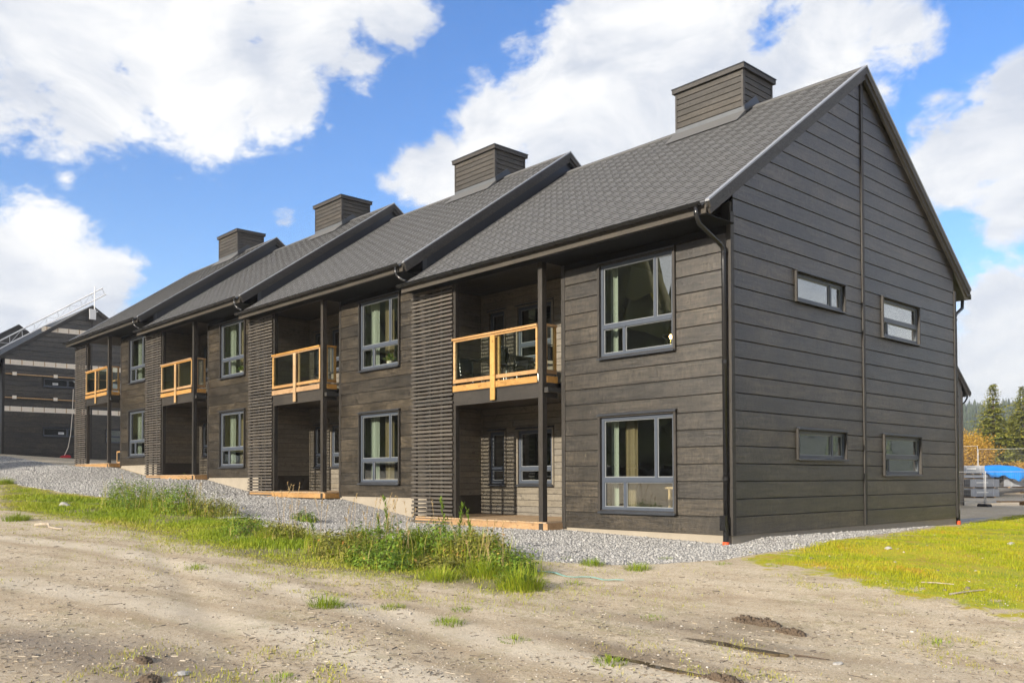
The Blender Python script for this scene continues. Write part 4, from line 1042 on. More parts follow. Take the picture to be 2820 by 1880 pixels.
def stalk(u, v, h, seed):
    p = hit(u, v); r = np.random.default_rng(seed); a = r.uniform(0, 6.28); b = r.uniform(.08, .3) * h; root = empty('dry_grass_stalk', p)
    tag(root, 'thin straw coloured grass stalk with a seed head, standing up from the weeds', 'grass stalk', 'dry grass stalks in the weeds')
    pts = [(b * math.cos(a) * t * t, b * math.sin(a) * t * t, h * t) for t in np.linspace(-.02, 1, 7)]
    MB().tube(pts, [.0022] * 5 + [.002, .0015], 5).build('stem', 'dryflat', root)
    n = 26; t = r.uniform(.80, 1.02, n); c = np.stack([b * math.cos(a) * t * t, b * math.sin(a) * t * t, h * t], 1)
    tip = r.normal(size=(n, 3)) * .45 + [0, 0, .9]; tip /= np.linalg.norm(tip, axis=1, keepdims=True); nr = np.cross(tip, r.normal(size=(n, 3))); nr /= np.linalg.norm(nr, axis=1, keepdims=True)
    vv, ff = leafmesh(c, nr, tip, r.uniform(.02, .04, n), r.uniform(.006, .010, n)); tri_mesh('seed_head', vv, ff, 'dry', r.random(n), parent=root)
M['dryflat'] = flat_mat('dry_straw', (.46, .33, .16), .7)
r_ = np.random.default_rng(77)
for i in range(58):
    a, b = [((270, 1160), (480, 1185)), ((640, 1215), (760, 1240)), ((780, 1250), (960, 1290)), ((980, 1260), (1160, 1330)), ((800, 1250), (900, 1270))][i % 5]
    t = r_.random(); stalk(a[0] + (b[0] - a[0]) * t, a[1] + (b[1] - a[1]) * t + r_.uniform(-6, 6), r_.uniform(.35, .85), 500 + i)

# ------------------------------------------------------------------ neighbouring buildings
def simple_house(loc, length, label, skip=(), windows=True, cat='building', pipe=False, name='timber_house', finished=True):
    root = empty(name, loc); tag(root, label, cat)
    MB().box(-length, -.03, .03, W - .03, -2, .012).build('foundation', 'concrete', root)
    MB().box(-length, -.25, .02, .2, 0.01, 5.3).build('front_wall', 'clad', root)
    MB().box(-length, -.25, W - .2, W - .02, 0.01, 5.3).build('rear_wall', 'clad', root)
    w = gable_wall(root, 0.0, base_skip=skip, windows=windows)
    t = .16
    f = [(-EO, ZE - .02), (W / 2, ZR - .02), (W / 2, ZR - .02 - t), (-EO, ZE - .16)]
    roof = MB().prism(f, -length, .13, 'x').build('roof', 'shingle', root)
    MB().prism([(W - p[0], p[1]) for p in f][::-1], -length, .13, 'x').build('rear_slope', 'shingle', roof)
    for back_ in (False, True):
        Yf = (lambda y: W - y) if back_ else (lambda y: y)
        un = lambda y: ZE + (y + EO) * SL
        k = .006 if back_ else 0
        for d0, d1, xi, xo in ((.022, .165, .10, .135), (.15, .275, .07, .10)):
            MB().prism([(Yf(-EO), un(-EO) - d0), (Yf(W / 2 + k), un(W / 2) - d0), (Yf(W / 2 + k), un(W / 2) - d1), (Yf(-EO + .05), un(-EO + .05) - d1)], xi, xo, 'x').build('barge_board', 'bargewood', roof)
    MB().box(-length, .06, -.77, .02, 5.205, 5.22).build('soffit', 'soffit', roof)
    MB().box(-length, .06, W - .02, W + .77, 5.205, 5.22).build('soffit', 'soffit', roof)
    if pipe:
        gutter_r = MB().tube([(-length, W + .85, 5.36), (.05, W + .85, 5.36)], .06, 10).build('gutter', 'blackmetal', root)
        downpipe(root, [(-.08, W + .85, 5.33), (-.08, W + .82, 5.15), (-.08, W + .55, 4.95), (-.08, W + .15, 4.8), (-.06, W + .08, 4.6), (-.06, W + .08, .12)])
    return root, w
# unfinished building at the far left
LX, LZ = -48.31, 2.2
lb, lw = simple_house((LX, .18, LZ), 16.5, 'unfinished dark timber building at the far left with pale strips between its boards', skip=(9, 18, 25))
for row, yr in ((9, (.1, W - .1)), (18, (.1, W - .1)), (25, (2.0, W - 2.0))):
    z0, z1 = GROWS[row], GROWS[row + 1] - .01
    MB().box(yr[0], yr[1], .006, .0215, z0, z1).build('wind_barrier', 'membrane', lw)
    y = yr[0] + .25
    while y < yr[1] - .1:
        MB().box(y, y + .045, -.006, .0055, z0 + .02, z1).build('batten', 'rawwood', lw); y += .6
for z in (4.82, 3.47):
    MB().box(.1, 5.6, -.16, -.025, z - .02, z + .03).build('wall_lath', 'rawwood', lw)
    for y in (.45, 2.62, 4.4): MB().box(y, y + .22, -.163, -.161, z - .07, z + .12).build('paper_tag', 'membrane', lw)
# paper notes on its windows
def note(y, z):
    n = MB().box(0, .30, -.004, -.001, 0, .13).build('window_note', 'paper', lw, (y, .04, z))
    for i in range(3): MB().box(.04, .26 - .05 * (i % 2), -.0055, -.0045, .03 + .03 * i, .042 + .03 * i).build('note_line', 'inkgrey', n)
M['paper'] = flat_mat('white_paper', (.75, .75, .73), .8); M['inkgrey'] = flat_mat('grey_ink', (.2, .2, .22), .8)
note(2.62, GWIN[0][2] + ST + .16); note(2.96, GWIN[0][2] + .16)
far_r, _ = simple_house((LX - 16.6, .18, LZ + 1.0), 10, 'far dark roof peeking out above the unfinished building at the left edge', windows=False)
# lattice girder lying up its verge, with a pole at the ridge
tr = empty('lattice_girder', (LX + .35, 0, LZ)); tag(tr, 'silver lattice girder leaning up along the roof edge of the unfinished building', 'girder')
a0, a1, b0, b1 = Vector((0, -1.6, 5.48)), Vector((0, 5.454, 10.404)), Vector((0, -1.55, 5.02)), Vector((0, 5.65, 10.05))
a0 = a1 + (Vector((0, .016, 6.681)) - a1) * 1.28; b0 = b1 + (Vector((0, .02, 6.238)) - b1) * 1.28
MB().tube([a0, a1], .034, 8).build('chord', 'galv', tr); MB().tube([b0, b1], .034, 8).build('chord', 'galv', tr)
n = 11
for i in range(n + 1):
    p = a0.lerp(a1, i / n * .985 + .008); q = b0.lerp(b1, i / n * .985 + .008); MB().tube([p, q], .017, 6).build('rung', 'galv', tr)
    if i < n: MB().tube([q if i % 2 else p, (a0.lerp(a1, (i + 1) / n * .985 + .008)) if i % 2 else b0.lerp(b1, (i + 1) / n * .985 + .008)], .012, 6).build('diagonal', 'galv', tr)
MB().box(.1, .16, 4.66, 5.03, 8.40, 9.02).build('bracket_plate', 'galv', tr)
MB().tube([(.12, 4.955, 8.8), (.12, 4.955, 10.4)], .028, 8).build('pole', 'galv', tr)
MB().tube([(.12, 4.85, 8.80), (.12, 5.15, 8.92)], .03, 8).build('clamp_arm', 'galv', tr)
# hose and red base at its foot
cb = empty('hanging_hose', (LX + .3, 3.4, float(ground(LX + .3, 3.4)))); tag(cb, 'white hose hanging down the unfinished building into a red base', 'hose')
MB().tube([(-.12, .48, 4.1), (0, .40, 2.6), (.05, .3, 1.4), (.1, .15, .6), (.12, -.06, .12)], .022, 6).build('hose', 'membrane', cb)
MB().prism([(-.28, 0), (.28, 0), (.22, .14), (.1, .17), (-.1, .15), (-.24, .1)], .0, .3, 'x').build('base', M['redplastic'] if 'redplastic' in M else flat_mat('red_plastic', (.55, .02, .03), .45), cb)

# second terrace behind, right of the gable
bb, bw_ = simple_house((-8.3, 32.35 - W, -.32), 14, 'dark timber building just visible behind the right edge of the gable', windows=False, pipe=True)

# ------------------------------------------------------------------ spruces
M['needle'] = blade_mat('spruce_needles', [(0, (.07, .085, .014)), (.45, (.19, .205, .03)), (.8, (.32, .31, .05)), (1, (.40, .33, .08))], .15, .75)
M['bark'] = wood_mat('spruce_bark', (.07, .05, .035), (.13, .10, .075), .9, 0, .2, axis=2)
M['birch'] = blade_mat('autumn_birch_leaves', [(0, (.22, .13, .02)), (.5, (.42, .24, .03)), (1, (.55, .36, .07))], .3)
def spruce_geo(h, rb, seed, sprays=9, nl=26):
    """crown of drooping boughs carrying needle sprays"""
    r = np.random.default_rng(seed); V, F, A = [], [], []; off = 0
    z = h * .06; k = 0
    while z < h * .985:
        t = z / h; R = rb * (1 - t) ** .82 * (1 + .12 * math.sin(k * 1.7)) + .06
        nb = max(4, int(4 + 7 * (1 - t)))
        for j in range(nb):
            a = 2.4 * k + j * 6.283 / nb + r.uniform(-.3, .3); ln = R * r.uniform(.62, 1.12)
            if r.random() < .08: continue
            m = max(3, int(sprays * ln / rb) + 2)
            s = np.linspace(.18, 1, m); dr = .10 + .30 * (1 - t)
            c = np.stack([np.cos(a) * ln * s, np.sin(a) * ln * s, z - dr * ln * s * s + .16 * ln * s ** 3 + r.normal(0, .02, m)], 1)
            for i in range(m):
                n = max(5, int(nl * (1.1 - .5 * s[i]) / 3.5)); sz = (.30 + .42 * (1 - s[i])) * (.5 + .6 * ln / rb) * (h / 9) ** .5
                d = np.stack([np.cos(a + r.normal(0, .75, n)), np.sin(a + r.normal(0, .75, n)), r.normal(-.18, .28, n)], 1); d /= np.linalg.norm(d, axis=1, keepdims=True)
                nr = r.normal(0, .45, (n, 3)) + [0, 0, 1.]; nr -= d * (nr * d).sum(1, keepdims=True); nr /= np.linalg.norm(nr, axis=1, keepdims=True)
                v, f = leafmesh(np.repeat(c[i][None], n, 0), nr, d, sz * r.uniform(.6, 1.2, n), sz * r.uniform(.22, .4, n))
                V.append(v); F.append(f + off); off += len(v); A.append(np.clip(r.normal(.30 + .30 * s[i], .2, n), 0, 1))
        z += h * .024 * r.uniform(.7, 1.2) * (1.3 - .6 * t); k += 1
    # leader
    return np.vstack(V), np.vstack(F), np.concatenate(A)
def spruce(x, y, h, rb, seed, label, group=None, dz=0):
    root = empty('spruce_tree', (x, y, float(ground(x, y)) + dz)); tag(root, label, 'tree', group)
    MB().tube([(0, 0, -.3), (.02, 0, h * .5), (0, .02, h * .99)], [h * .022, h * .013, .012], 8).build('trunk', 'bark', root)
    v, f, a = spruce_geo(h, rb, seed); tri_mesh('crown', v, f, 'needle', a, parent=root)
    return root
def at_dist(u, v, dist):
    d = pxray(u * 1.19898, v * 1.19898); d = d / math.hypot(d[0], d[1]); return CAM + d * dist
p = at_dist(2282, 1000, 96); spruce(p[0], p[1], 8.5, 3.7, 21, 'tall yellowish green spruce behind the construction fence')
p = at_dist(2350, 1000, 101); spruce(p[0], p[1], 8.7, 3.4, 22, 'dark spruce cut off by the right edge of the picture')
p = at_dist(2325, 1000, 112); spruce(p[0], p[1], 6.0, 2.3, 24, 'smaller dark spruce between the two tall ones')
def birch(u, dist, h, rx, seed, label):
    p = at_dist(u, 1040, dist); r = np.random.default_rng(seed); root = empty('birch_bush', (p[0], p[1], float(ground(p[0], p[1])))); tag(root, label, 'bush')
    mb = MB()
    for i in range(9):
        a = r.uniform(0, 6.28); mb.tube([(0, 0, -.1), (.3 * rx * math.cos(a), .3 * rx * math.sin(a), h * .4), (.7 * rx * math.cos(a), .7 * rx * math.sin(a), h * r.uniform(.7, .98))], [.05, .03, .008], 6)
    mb.build('stems', 'bark', root)
    n = 5200; d = r.normal(size=(n, 3)); d /= np.linalg.norm(d, axis=1, keepdims=True); q = r.random(n) ** .45
    q *= 1 + .3 * np.sin(d[:, 0] * 7 + 1) * np.sin(d[:, 2] * 6) + .2 * np.sin(d[:, 1] * 9)
    c = d * q[:, None] * [rx, rx, h * .52] + [0, 0, h * .52]; c[:, 2] = np.maximum(c[:, 2], .05)
    nr = r.normal(size=(n, 3)); nr /= np.linalg.norm(nr, axis=1, keepdims=True); tp = np.cross(nr, r.normal(size=(n, 3))); tp /= np.linalg.norm(tp, axis=1, keepdims=True)
    v, f = leafmesh(c, nr, tp, r.uniform(.10, .2, n), r.uniform(.07, .13, n)); tri_mesh('crown', v, f, 'birch', r.random(n), parent=root)
birch(2240, 86, 2.9, 1.7, 31, 'orange autumn birch bush behind the fence, beside the far building')
birch(2224, 92, 3.6, 1.4, 32, 'yellow autumn birch half hidden by the far building')
birch(2304, 92, .9, 1.0, 33, 'low golden bush at the foot of the tall spruce')
birch(2350, 92, 1.0, 1.1, 34, 'low yellowing bush under the dark spruce at the right edge')

# ------------------------------------------------------------------ hills with forest
def hill_h(az, rr):
    """height of the wooded hills at azimuth az (0 = +Y, clockwise) and radius rr"""
    top = 44 + 14 * np.sin(az * 2.0 + .6) + 7 * np.sin(az * 5 + 1.0) + 4 * np.sin(az * 11)
    return top * sstep((rr - 260) / 420) * (1 - .0 * rr)
naz, nr_ = 200, 14
AZ, RR = np.meshgrid(np.linspace(0, 2 * np.pi, naz + 1), np.linspace(240, 1500, nr_))
hv = np.stack([np.sin(AZ) * RR, np.cos(AZ) * RR, hill_h(AZ, RR) - 3.2 + 6 * sstep((RR - 240) / 60) * 0], 2).reshape(-1, 3)
hi_ = (np.arange(nr_ - 1)[:, None] * (naz + 1) + np.arange(naz)[None]).ravel()
hf = np.stack([hi_, hi_ + naz + 1, hi_ + naz + 2, hi_ + 1], 1)
M['hill'] = flat_mat('forest_floor', (.035, .045, .022), .95, 0, .4, .02)
tag(tri_mesh('hills', hv, hf, 'hill', smooth=True), kind='structure')
def conifer_mass(name, xy, zb, hts, seed, label, tiers=4, sides=6, m='needlefar'):
    """many simple conifers: ragged stacked skirts"""
    r = np.random.default_rng(seed); n = len(xy); V, F, A = [], [], []; off = 0
    ang = np.arange(sides) * 2 * np.pi / sides
    for k in range(tiers):
        t0 = .08 + k * .9 / tiers; t1 = min(1.0, t0 + 1.5 / tiers)
        rb = .21 * (1 - t0) ** .9 * hts[:, None] * r.uniform(.7, 1.25, (n, sides))
        a = ang[None] + r.uniform(0, 6.28, (n, 1))
        ring = np.stack([xy[:, 0:1] + np.cos(a) * rb, xy[:, 1:2] + np.sin(a) * rb, zb[:, None] + hts[:, None] * (t0 + r.uniform(-.05, .03, (n, sides)))], 2)
        tip = np.stack([xy[:, 0], xy[:, 1], zb + hts * t1], 1)[:, None]
        v = np.concatenate([ring, tip], 1).reshape(-1, 3)
        b = np.arange(n)[:, None, None] * (sides + 1); i = np.arange(sides)
        f = (b + np.stack([i, (i + 1) % sides, np.full(sides, sides)], 1)[None]).reshape(-1, 3)
        V.append(v); F.append(f + off); off += len(v); A.append(np.clip(np.repeat(r.random(n), sides) * .6 + r.random(n * sides) * .25, 0, 1))
    return tag(tri_mesh(name, np.vstack(V), np.vstack(F), m, np.concatenate(A)), label, 'forest', kind='stuff')
M['needlefar'] = blade_mat('far_spruce_forest', [(0, (.024, .04, .018)), (.5, (.05, .07, .028)), (.85, (.085, .095, .035)), (1, (.15, .125, .04))], .1, .8)
M['needleopp'] = blade_mat('opposite_spruce_forest', [(0, (.05, .06, .02)), (.5, (.12, .13, .035)), (.85, (.22, .19, .05)), (1, (.34, .24, .06))], .45, .8)
rr_ = np.random.default_rng(41)
vaz = math.atan2(*(pxray(2740, 1100)[:2]))
az = np.concatenate([vaz + rr_.uniform(-.12, .12, 2600), rr_.uniform(0, 6.283, 2600)]); rd = np.concatenate([rr_.uniform(290, 760, 2600), rr_.uniform(320, 720, 2600)])
conifer_mass('hillside_forest', np.stack([np.sin(az) * rd, np.cos(az) * rd], 1), hill_h(az, rd) - 3.4, rr_.uniform(8, 16, len(az)), 42, 'dark spruce forest covering the hillside behind the site', m='needlefar')
# forest edge behind the photographer (it shows only in the window glass)
n = 800
th = rr_.uniform(rad(196), rad(262), n); dd = rr_.uniform(50, 105, n)
fx_ = np.sin(th) * dd - 4; fy_ = np.cos(th) * dd
keep = np.abs(fx_ + 4) > 0
low = np.clip((np.degrees(th) - 196) / 22, .40, 1)
conifer_mass('opposite_forest', np.stack([fx_, fy_], 1), ground(fx_, fy_) + .03 * (dd - 52), rr_.uniform(15, 23, n) * low, 43, 'spruce forest edge across the track, mirrored in the window glass', tiers=6, sides=8, m='needleopp')

# ------------------------------------------------------------------ building site on the right
def gz_(x, y): return float(ground(x, y))
def fence(p0, direc, n, label, feet=True, h=2.0, w=3.45):
    d = Vector(direc).normalized(); ang = math.atan2(d.y, d.x)
    for i in range(n):
        x, y = p0[0] + d.x * i * (w + .06), p0[1] + d.y * i * (w + .06); z = gz_(x, y)
        root = empty('fence_panel', (x, y, z + .08), ang); tag(root, label[i] if isinstance(label, (list, tuple)) else label, 'fence')
        for (a, b) in (((0, 0, 0), (0, 0, h)), ((w, 0, 0), (w, 0, h))): MB().tube([a, b], .018, 8).build('post', 'fencetube', root)
        for zz in (.14, h - .02): MB().tube([(0, 0, zz), (w, 0, zz)], .011, 8).build('rail', 'fencetube', root)
        vw = cached(('fw', h), lambda: MB().tube([(0, 0, .14), (0, 0, h - .02)], .002, 4).mesh('wire'))
        for j in range(1, 34): obj('wire', vw, 'wiregrey', root, (j * w / 34, 0, 0))
        hw_ = cached(('fh', w), lambda: MB().tube([(0, 0, 0), (w, 0, 0)], .002, 4).mesh('wire'))
        for j in range(1, 8): obj('wire', hw_, 'wiregrey', root, (0, .008, .14 + j * (h - .16) / 8))
        if feet: 
            f = MB(); f.prism([(-.36, 0), (.36, 0), (.36, .07), (.28, .13), (.10, .13), (.08, .10), (-.08, .10), (-.10, .13), (-.28, .13), (-.36, .07)], -.11, .11, 'y'); f.build('foot', 'rubber', root, (0, 0, -.08), math.pi / 2)
M['fencetube'] = flat_mat('fence_tube_zinc', (.46, .47, .48), .45, .2)
M['wiregrey'] = flat_mat('dull_zinc_wire', (.30, .31, .32), .5)
M['rubber'] = flat_mat('black_recycled_rubber', (.025, .025, .027), .85)
# panel row reaching in from the right behind the picnic table
fp = hit(2221, 1160); fp = CAM + (fp - CAM) * 1.0
fence((-6.9, 31.0), (.55, .83), 2, ['near mesh fence panel on a black rubber foot, next to the lumber stacks', 'near mesh fence panel running on towards the right edge'], h=1.55)
fence((-6.75 - 2.2 * 0 - 3.51 * .93, 30.9 + 3.51 * .37), (.93, -.37), 1, ['near mesh fence panel in front of the far building corner'], h=1.55)
fq = at_dist(2213, 1060, 81); fence((fq[0] - 2.3, fq[1] - .8), (.94, .34), 4, ['far mesh fence panel half hidden behind the far building', 'far mesh fence panel in front of the orange bush', 'far mesh fence panel below the tall spruce', 'far mesh fence panel at the right edge under the dark spruce'])

M['plastic'] = flat_mat('grey_stretch_wrap', (.36, .38, .41), .30, 0, .2, 2.5)
M['plasticw'] = flat_mat('white_wrap', (.62, .64, .68), .35, 0, .1, 2.5)
def lumber(x, y, w, d, h, rz, label, z=None, white=False, boards=True):
    root = empty('lumber_pack', (x, y, gz_(x, y) + (z or 0)), rz); tag(root, label, 'lumber pack', 'wrapped lumber packs on the site')
    rows, cols = 6, 9
    mb = MB().box(-w / 2 + .05, w / 2 - .0, -d / 2 + .01, d / 2 - .01, .10, h - .012); mb.build('wrapped_boards', 'plasticw' if white else 'plastic', root)
    if boards:
        bh, bd = (h - .12) / rows, d / cols
        me = cached(('lb', bh, bd), lambda: MB().box(0, .06, .004, bd - .006, .004, bh - .006).mesh('board_end'))
        for i in range(rows):
            for j in range(cols): obj('board_end', me, 'boardend', root, (-w / 2 - .012, -d / 2 + j * bd, .10 + i * bh))
    for xx in (-w * .35, 0, w * .35): MB().box(xx - .05, xx + .05, -d / 2 + .02, d / 2 - .02, 0, .10).build('bearer', 'rawwood', root)
    for xx in (-w * .3, w * .3): MB().box(xx - .01, xx + .01, -d / 2 - .004, d / 2 + .004, .10, h).build('strap', 'plasticw', root)
    MB().box(-w * .28, w * .12, -d / 2 - .008, -d / 2 - .003, h * .55, h * .72).build('print_strip', 'paper', root)
    return root
M['boardend'] = flat_mat('dark_board_ends', (.07, .068, .066), .8, 0, .5, 1)
RZ = rad(-12)
q0 = at_dist(2243, 1120, 66)
def off(dx, dy): return q0[0] + RIGHT[0] * dx + FWD[0] * dy, q0[1] + RIGHT[1] * dx + FWD[1] * dy
VA = math.atan2(RIGHT[1], RIGHT[0])
lumber(*off(0.15, 0), 2.2, 1.1, .58, VA + rad(12), 'lowest grey wrapped lumber pack of the stack beside the far building')
lumber(*off(0.15, .03), 2.25, 1.1, .60, VA + rad(12), 'middle grey lumber pack of the stack, with dark board ends', z=.62)
lumber(*off(-.35, .3), 1.6, 1.0, .62, VA + rad(6), 'top grey lumber pack of the stack beside the far building', z=1.50, boards=False)
lumber(*off(-.2, .5), 1.9, 1.0, .28, VA + rad(6), 'thin white wrapped layer between the stacked lumber packs', z=1.22, white=True, boards=False)
lumber(*off(1.9, 3.2), 2.0, 1.1, 1.45, VA + rad(8), 'white wrapped pile of boards behind the lumber stack', white=True, boards=False)
lumber(*off(4.5, 3.0), 3.6, 1.1, .85, VA + rad(14), 'grey lumber pack with dark grid of ends under the blue tarpaulin', z=.35)
# tarpaulin: a crumpled sheet thrown over the packs
def tarp():
    root_xy = off(2.75, 2.6); z0 = gz_(*root_xy)
    nx_, ny_ = 44, 22; U, V_ = np.meshgrid(np.linspace(-1, 1, nx_), np.linspace(-1, 1, ny_))
    r = np.random.default_rng(5)
    w, d = 2.55, 1.15
    x = U * w; y = V_ * d
    hgt = 2.05 - .45 * np.clip(U, 0, 1) ** 1.2 - .10 * np.clip(-U, 0, 1) + .05 * np.sin(U * 5)
    edge = np.maximum(np.abs(V_), np.abs(U) * .98)
    drop = sstep((edge - .62) / .38)
    fold = .09 * np.sin(U * 9 + V_ * 4 + np.sin(V_ * 6)) * (.25 + drop) + .05 * np.sin(U * 23 + 2 * V_) * drop + .035 * np.sin(V_ * 17 + U * 6)
    z = hgt - drop * (.72 + .18 * np.sin(U * 4 + 1)) + fold
    y = y + .12 * np.sin(U * 7) * drop * np.sign(V_)
    v = np.stack([x, y, z], 2).reshape(-1, 3)
    i = (np.arange(ny_ - 1)[:, None] * nx_ + np.arange(nx_ - 1)[None]).ravel()
    o = tri_mesh('tarpaulin', v, np.stack([i, i + 1, i + nx_ + 1, i + nx_], 1), flat_mat('blue_tarpaulin', (.006, .20, .60), .38, 0, .25, 3), smooth=True)
    o.location = (root_xy[0], root_xy[1], z0); o.rotation_euler = (0, 0, VA + rad(10))
    md = o.modifiers.new('solid', 'SOLIDIFY'); md.thickness = .008
    tag(o, 'crumpled bright blue tarpaulin thrown over the lumber', 'tarpaulin')
tarp()
# loose boards in front of the tarp
for i, (dx, dy, a, ln) in enumerate(((4.6, .6, 8, 2.6), (5.2, .9, 20, 2.2), (4.2, .3, -4, 1.8))):
    x, y = off(dx, dy); o = MB().bar((-ln / 2, 0, .05), (ln / 2, 0, .09 + .03 * i), .16, .05).build('loose_board', 'boardend' if i else 'plasticw', None, (x, y, gz_(x, y)), VA + rad(a))
    tag(o, ['pale loose board on the ground before the tarpaulin', 'dark loose board lying right of the others', 'dark loose board lying left of the others'][i], 'board')
# earth and stones between
for i, (u, v, s) in enumerate(((2318, 1168, .5), (2345, 1172, .35), (2300, 1170, .22))):
    pass

# picnic table
def picnic():
    p = hit(2352, 1184); root = empty('picnic_table', (p[0] + .50, p[1] + .28, gz_(p[0] + .50, p[1] + .28)), VA + rad(4)); tag(root, 'new pine picnic table with crossed legs on the gravel at the right edge', 'picnic table')
    for s in (-1, 1):
        for j in range(2): MB().box(-1.0, 1.0, s * .78 + j * .13 - .13, s * .78 + j * .13 - .01, .42, .46).build('bench_board', 'pine', root)
    for j in range(5): MB().box(-.55, 1.1, -.36 + j * .145, -.36 + j * .145 + .135, .72, .76).build('top_board', 'pine', root)
    for x in (-.32, .68):
        MB().bar((x, -.52, 0), (x, .30, .72), .045, .12).build('leg', 'pinez', root); MB().bar((x + .05, .52, 0), (x + .05, -.30, .72), .045, .12).build('leg', 'pinez', root)
        MB().box(x + .074, x + .118, -.86, .86, .32, .42).build('cross_beam', 'pine', root)
picnic()

# ------------------------------------------------------------------ things inside, on balconies and on the ground
def on_unit(k, x, y, z): return (-k * L + x, y, k * H + z)
def curtain(k, s, x0, x1, m, label, y=.33):
    n = 30; xs = np.linspace(0, x1 - x0, n); amp = .028
    f = [(x, amp * math.sin(x * 55) + .008 * math.sin(x * 130)) for x in xs]
    poly = [(a, b) for a, b in f] + [(a, b + .006) for a, b in f[::-1]]
    mb = MB(); mb.prism(poly, 0, 2.25, 'z')
    o = mb.build('curtain', m, None, on_unit(k, x0, y, .3 + s)); tag(o, label, 'curtain')
SN = ['nearest house', 'second house', 'third house', 'far end house']
for k in range(4):
    for s, nm in ((0, 'ground floor'), (ST, 'upper')):
        curtain(k, s, FWIN[0] + .02, FWIN[0] + (.22 if k == 0 else .40), 'curtain', f'white curtain at the left of the {nm} window of the {SN[k]}')
        if not (k == 0 and s): curtain(k, s, FWIN[0] + (.30 if k == 0 else .56), FWIN[0] + (.62 if k == 0 else .92), 'linen', f'brown linen curtain in the {nm} window of the {SN[k]}', y=.42)
M['brass'] = flat_mat('brass', (.5, .36, .1), .35, .8)
def emit(name, c, s):
    m, nt, b = mat(name); b.inputs['Base Color'].default_value = (*c, 1); b.inputs['Emission Color'].default_value = (*c, 1); b.inputs['Emission Strength'].default_value = s; return m
M['bulb'] = flat_mat('clear_bulb', (.75, .74, .66), .15); M['glow'] = emit('warm_lit_bulb', (1, .62, .22), 14)
# hanging bulb, ground floor of the nearest house
rb = empty('pendant_bulb', on_unit(0, -1.62, 1.0, 1.86)); tag(rb, 'bare pendant bulb hanging in the ground floor window of the nearest house', 'lamp')
MB().tube([(0, 0, .03), (0, 0, .79)], .004, 5).build('cord', 'blackmetal', rb); MB().tube([(0, 0, -.04), (0, 0, .06)], .018, 8).build('socket', 'brass', rb)
MB().tube([(0, 0, -.045), (0, 0, -.06), (0, 0, -.09), (0, 0, -.115), (0, 0, -.13)], [.012, .022, .032, .024, .006], 10).build('bulb', 'bulb', rb, smooth=True)
# star lamps on the window sills
def star(loc, label, lit=False):
    r = empty('star_lamp', loc); tag(r, label, 'lamp'); R, q = .20, .085; pts = []
    for i in range(10):
        a = math.pi / 2 + i * math.pi / 5; rr = R if i % 2 == 0 else q; pts.append(Vector((rr * math.cos(a), 0, .22 + rr * math.sin(a))))
    for i in range(10):
        MB().bar(pts[i], pts[(i + 1) % 10], .05, .012).build('frame_bar', 'blackmetal', r)
    MB().tube([(0, 0, .07), (0, 0, .2)], .012, 8).build('socket', 'brass', r); MB().tube([(0, 0, .2), (0, 0, .24), (0, 0, .28)], [.012, .03, .012], 8).build('bulb', 'glow' if lit else 'brass', r)
star(on_unit(0, -1.42, .24, 3.27), 'star shaped lamp on the sill of the upper window in the nearest house', True)
star(on_unit(1, -1.36, .24, 3.27), 'star shaped lamp on the sill of the upper window in the second house', True)
lr = empty('table_lamp', on_unit(1, -1.36, .28, .36)); tag(lr, 'small lit lamp in the ground floor window of the second house', 'lamp')
MB().tube([(0, 0, 0), (0, 0, .02), (0, 0, .03), (0, 0, .16)], [.05, .05, .012, .012], 10).build('base', 'brass', lr); MB().tube([(0, 0, .16), (0, 0, .2), (0, 0, .24)], [.015, .032, .01], 10).build('bulb', 'glow', lr, smooth=True)
for k, x, z, lb in ((1, -1.95, 3.28, 'potted plant in a white pot on the upper sill of the second house'), (2, -1.9, 3.28, 'potted plant on the upper sill of the third house')):
    r = empty('potted_plant', on_unit(k, x, .27, z)); tag(r, lb, 'plant'); MB().tube([(0, 0, 0), (0, 0, .02), (0, 0, .15), (0, 0, .16)], [.06, .065, .085, .08], 12).build('pot', 'membrane', r)
    q_ = np.random.default_rng(k); n = 90; d = q_.normal(size=(n, 3)); d[:, 2] = np.abs(d[:, 2]) + .3; d /= np.linalg.norm(d, axis=1, keepdims=True); c = d * q_.uniform(.02, .16, (n, 1)) + [0, 0, .15]
    nr = np.cross(d, q_.normal(size=(n, 3))); nr /= np.linalg.norm(nr, axis=1, keepdims=True); v, f = leafmesh(c, nr, d, q_.uniform(.06, .12, n), q_.uniform(.02, .04, n)); tri_mesh('leaves', v, f, 'leaf', q_.random(n), parent=r)
# low table inside the ground floor window
dt = empty('dining_table', on_unit(0, -1.7, 1.7, .05)); tag(dt, 'wooden table inside the ground floor room of the nearest house', 'table')
MB().box(-.7, .7, -.4, .4, .70, .74).build('table_top', 'rawwood', dt)
for sx in (-.64, .60):
    for sy in (-.36, .32): MB().box(sx, sx + .05, sy, sy + .05, 0, .70).build('leg', 'rawwood', dt)
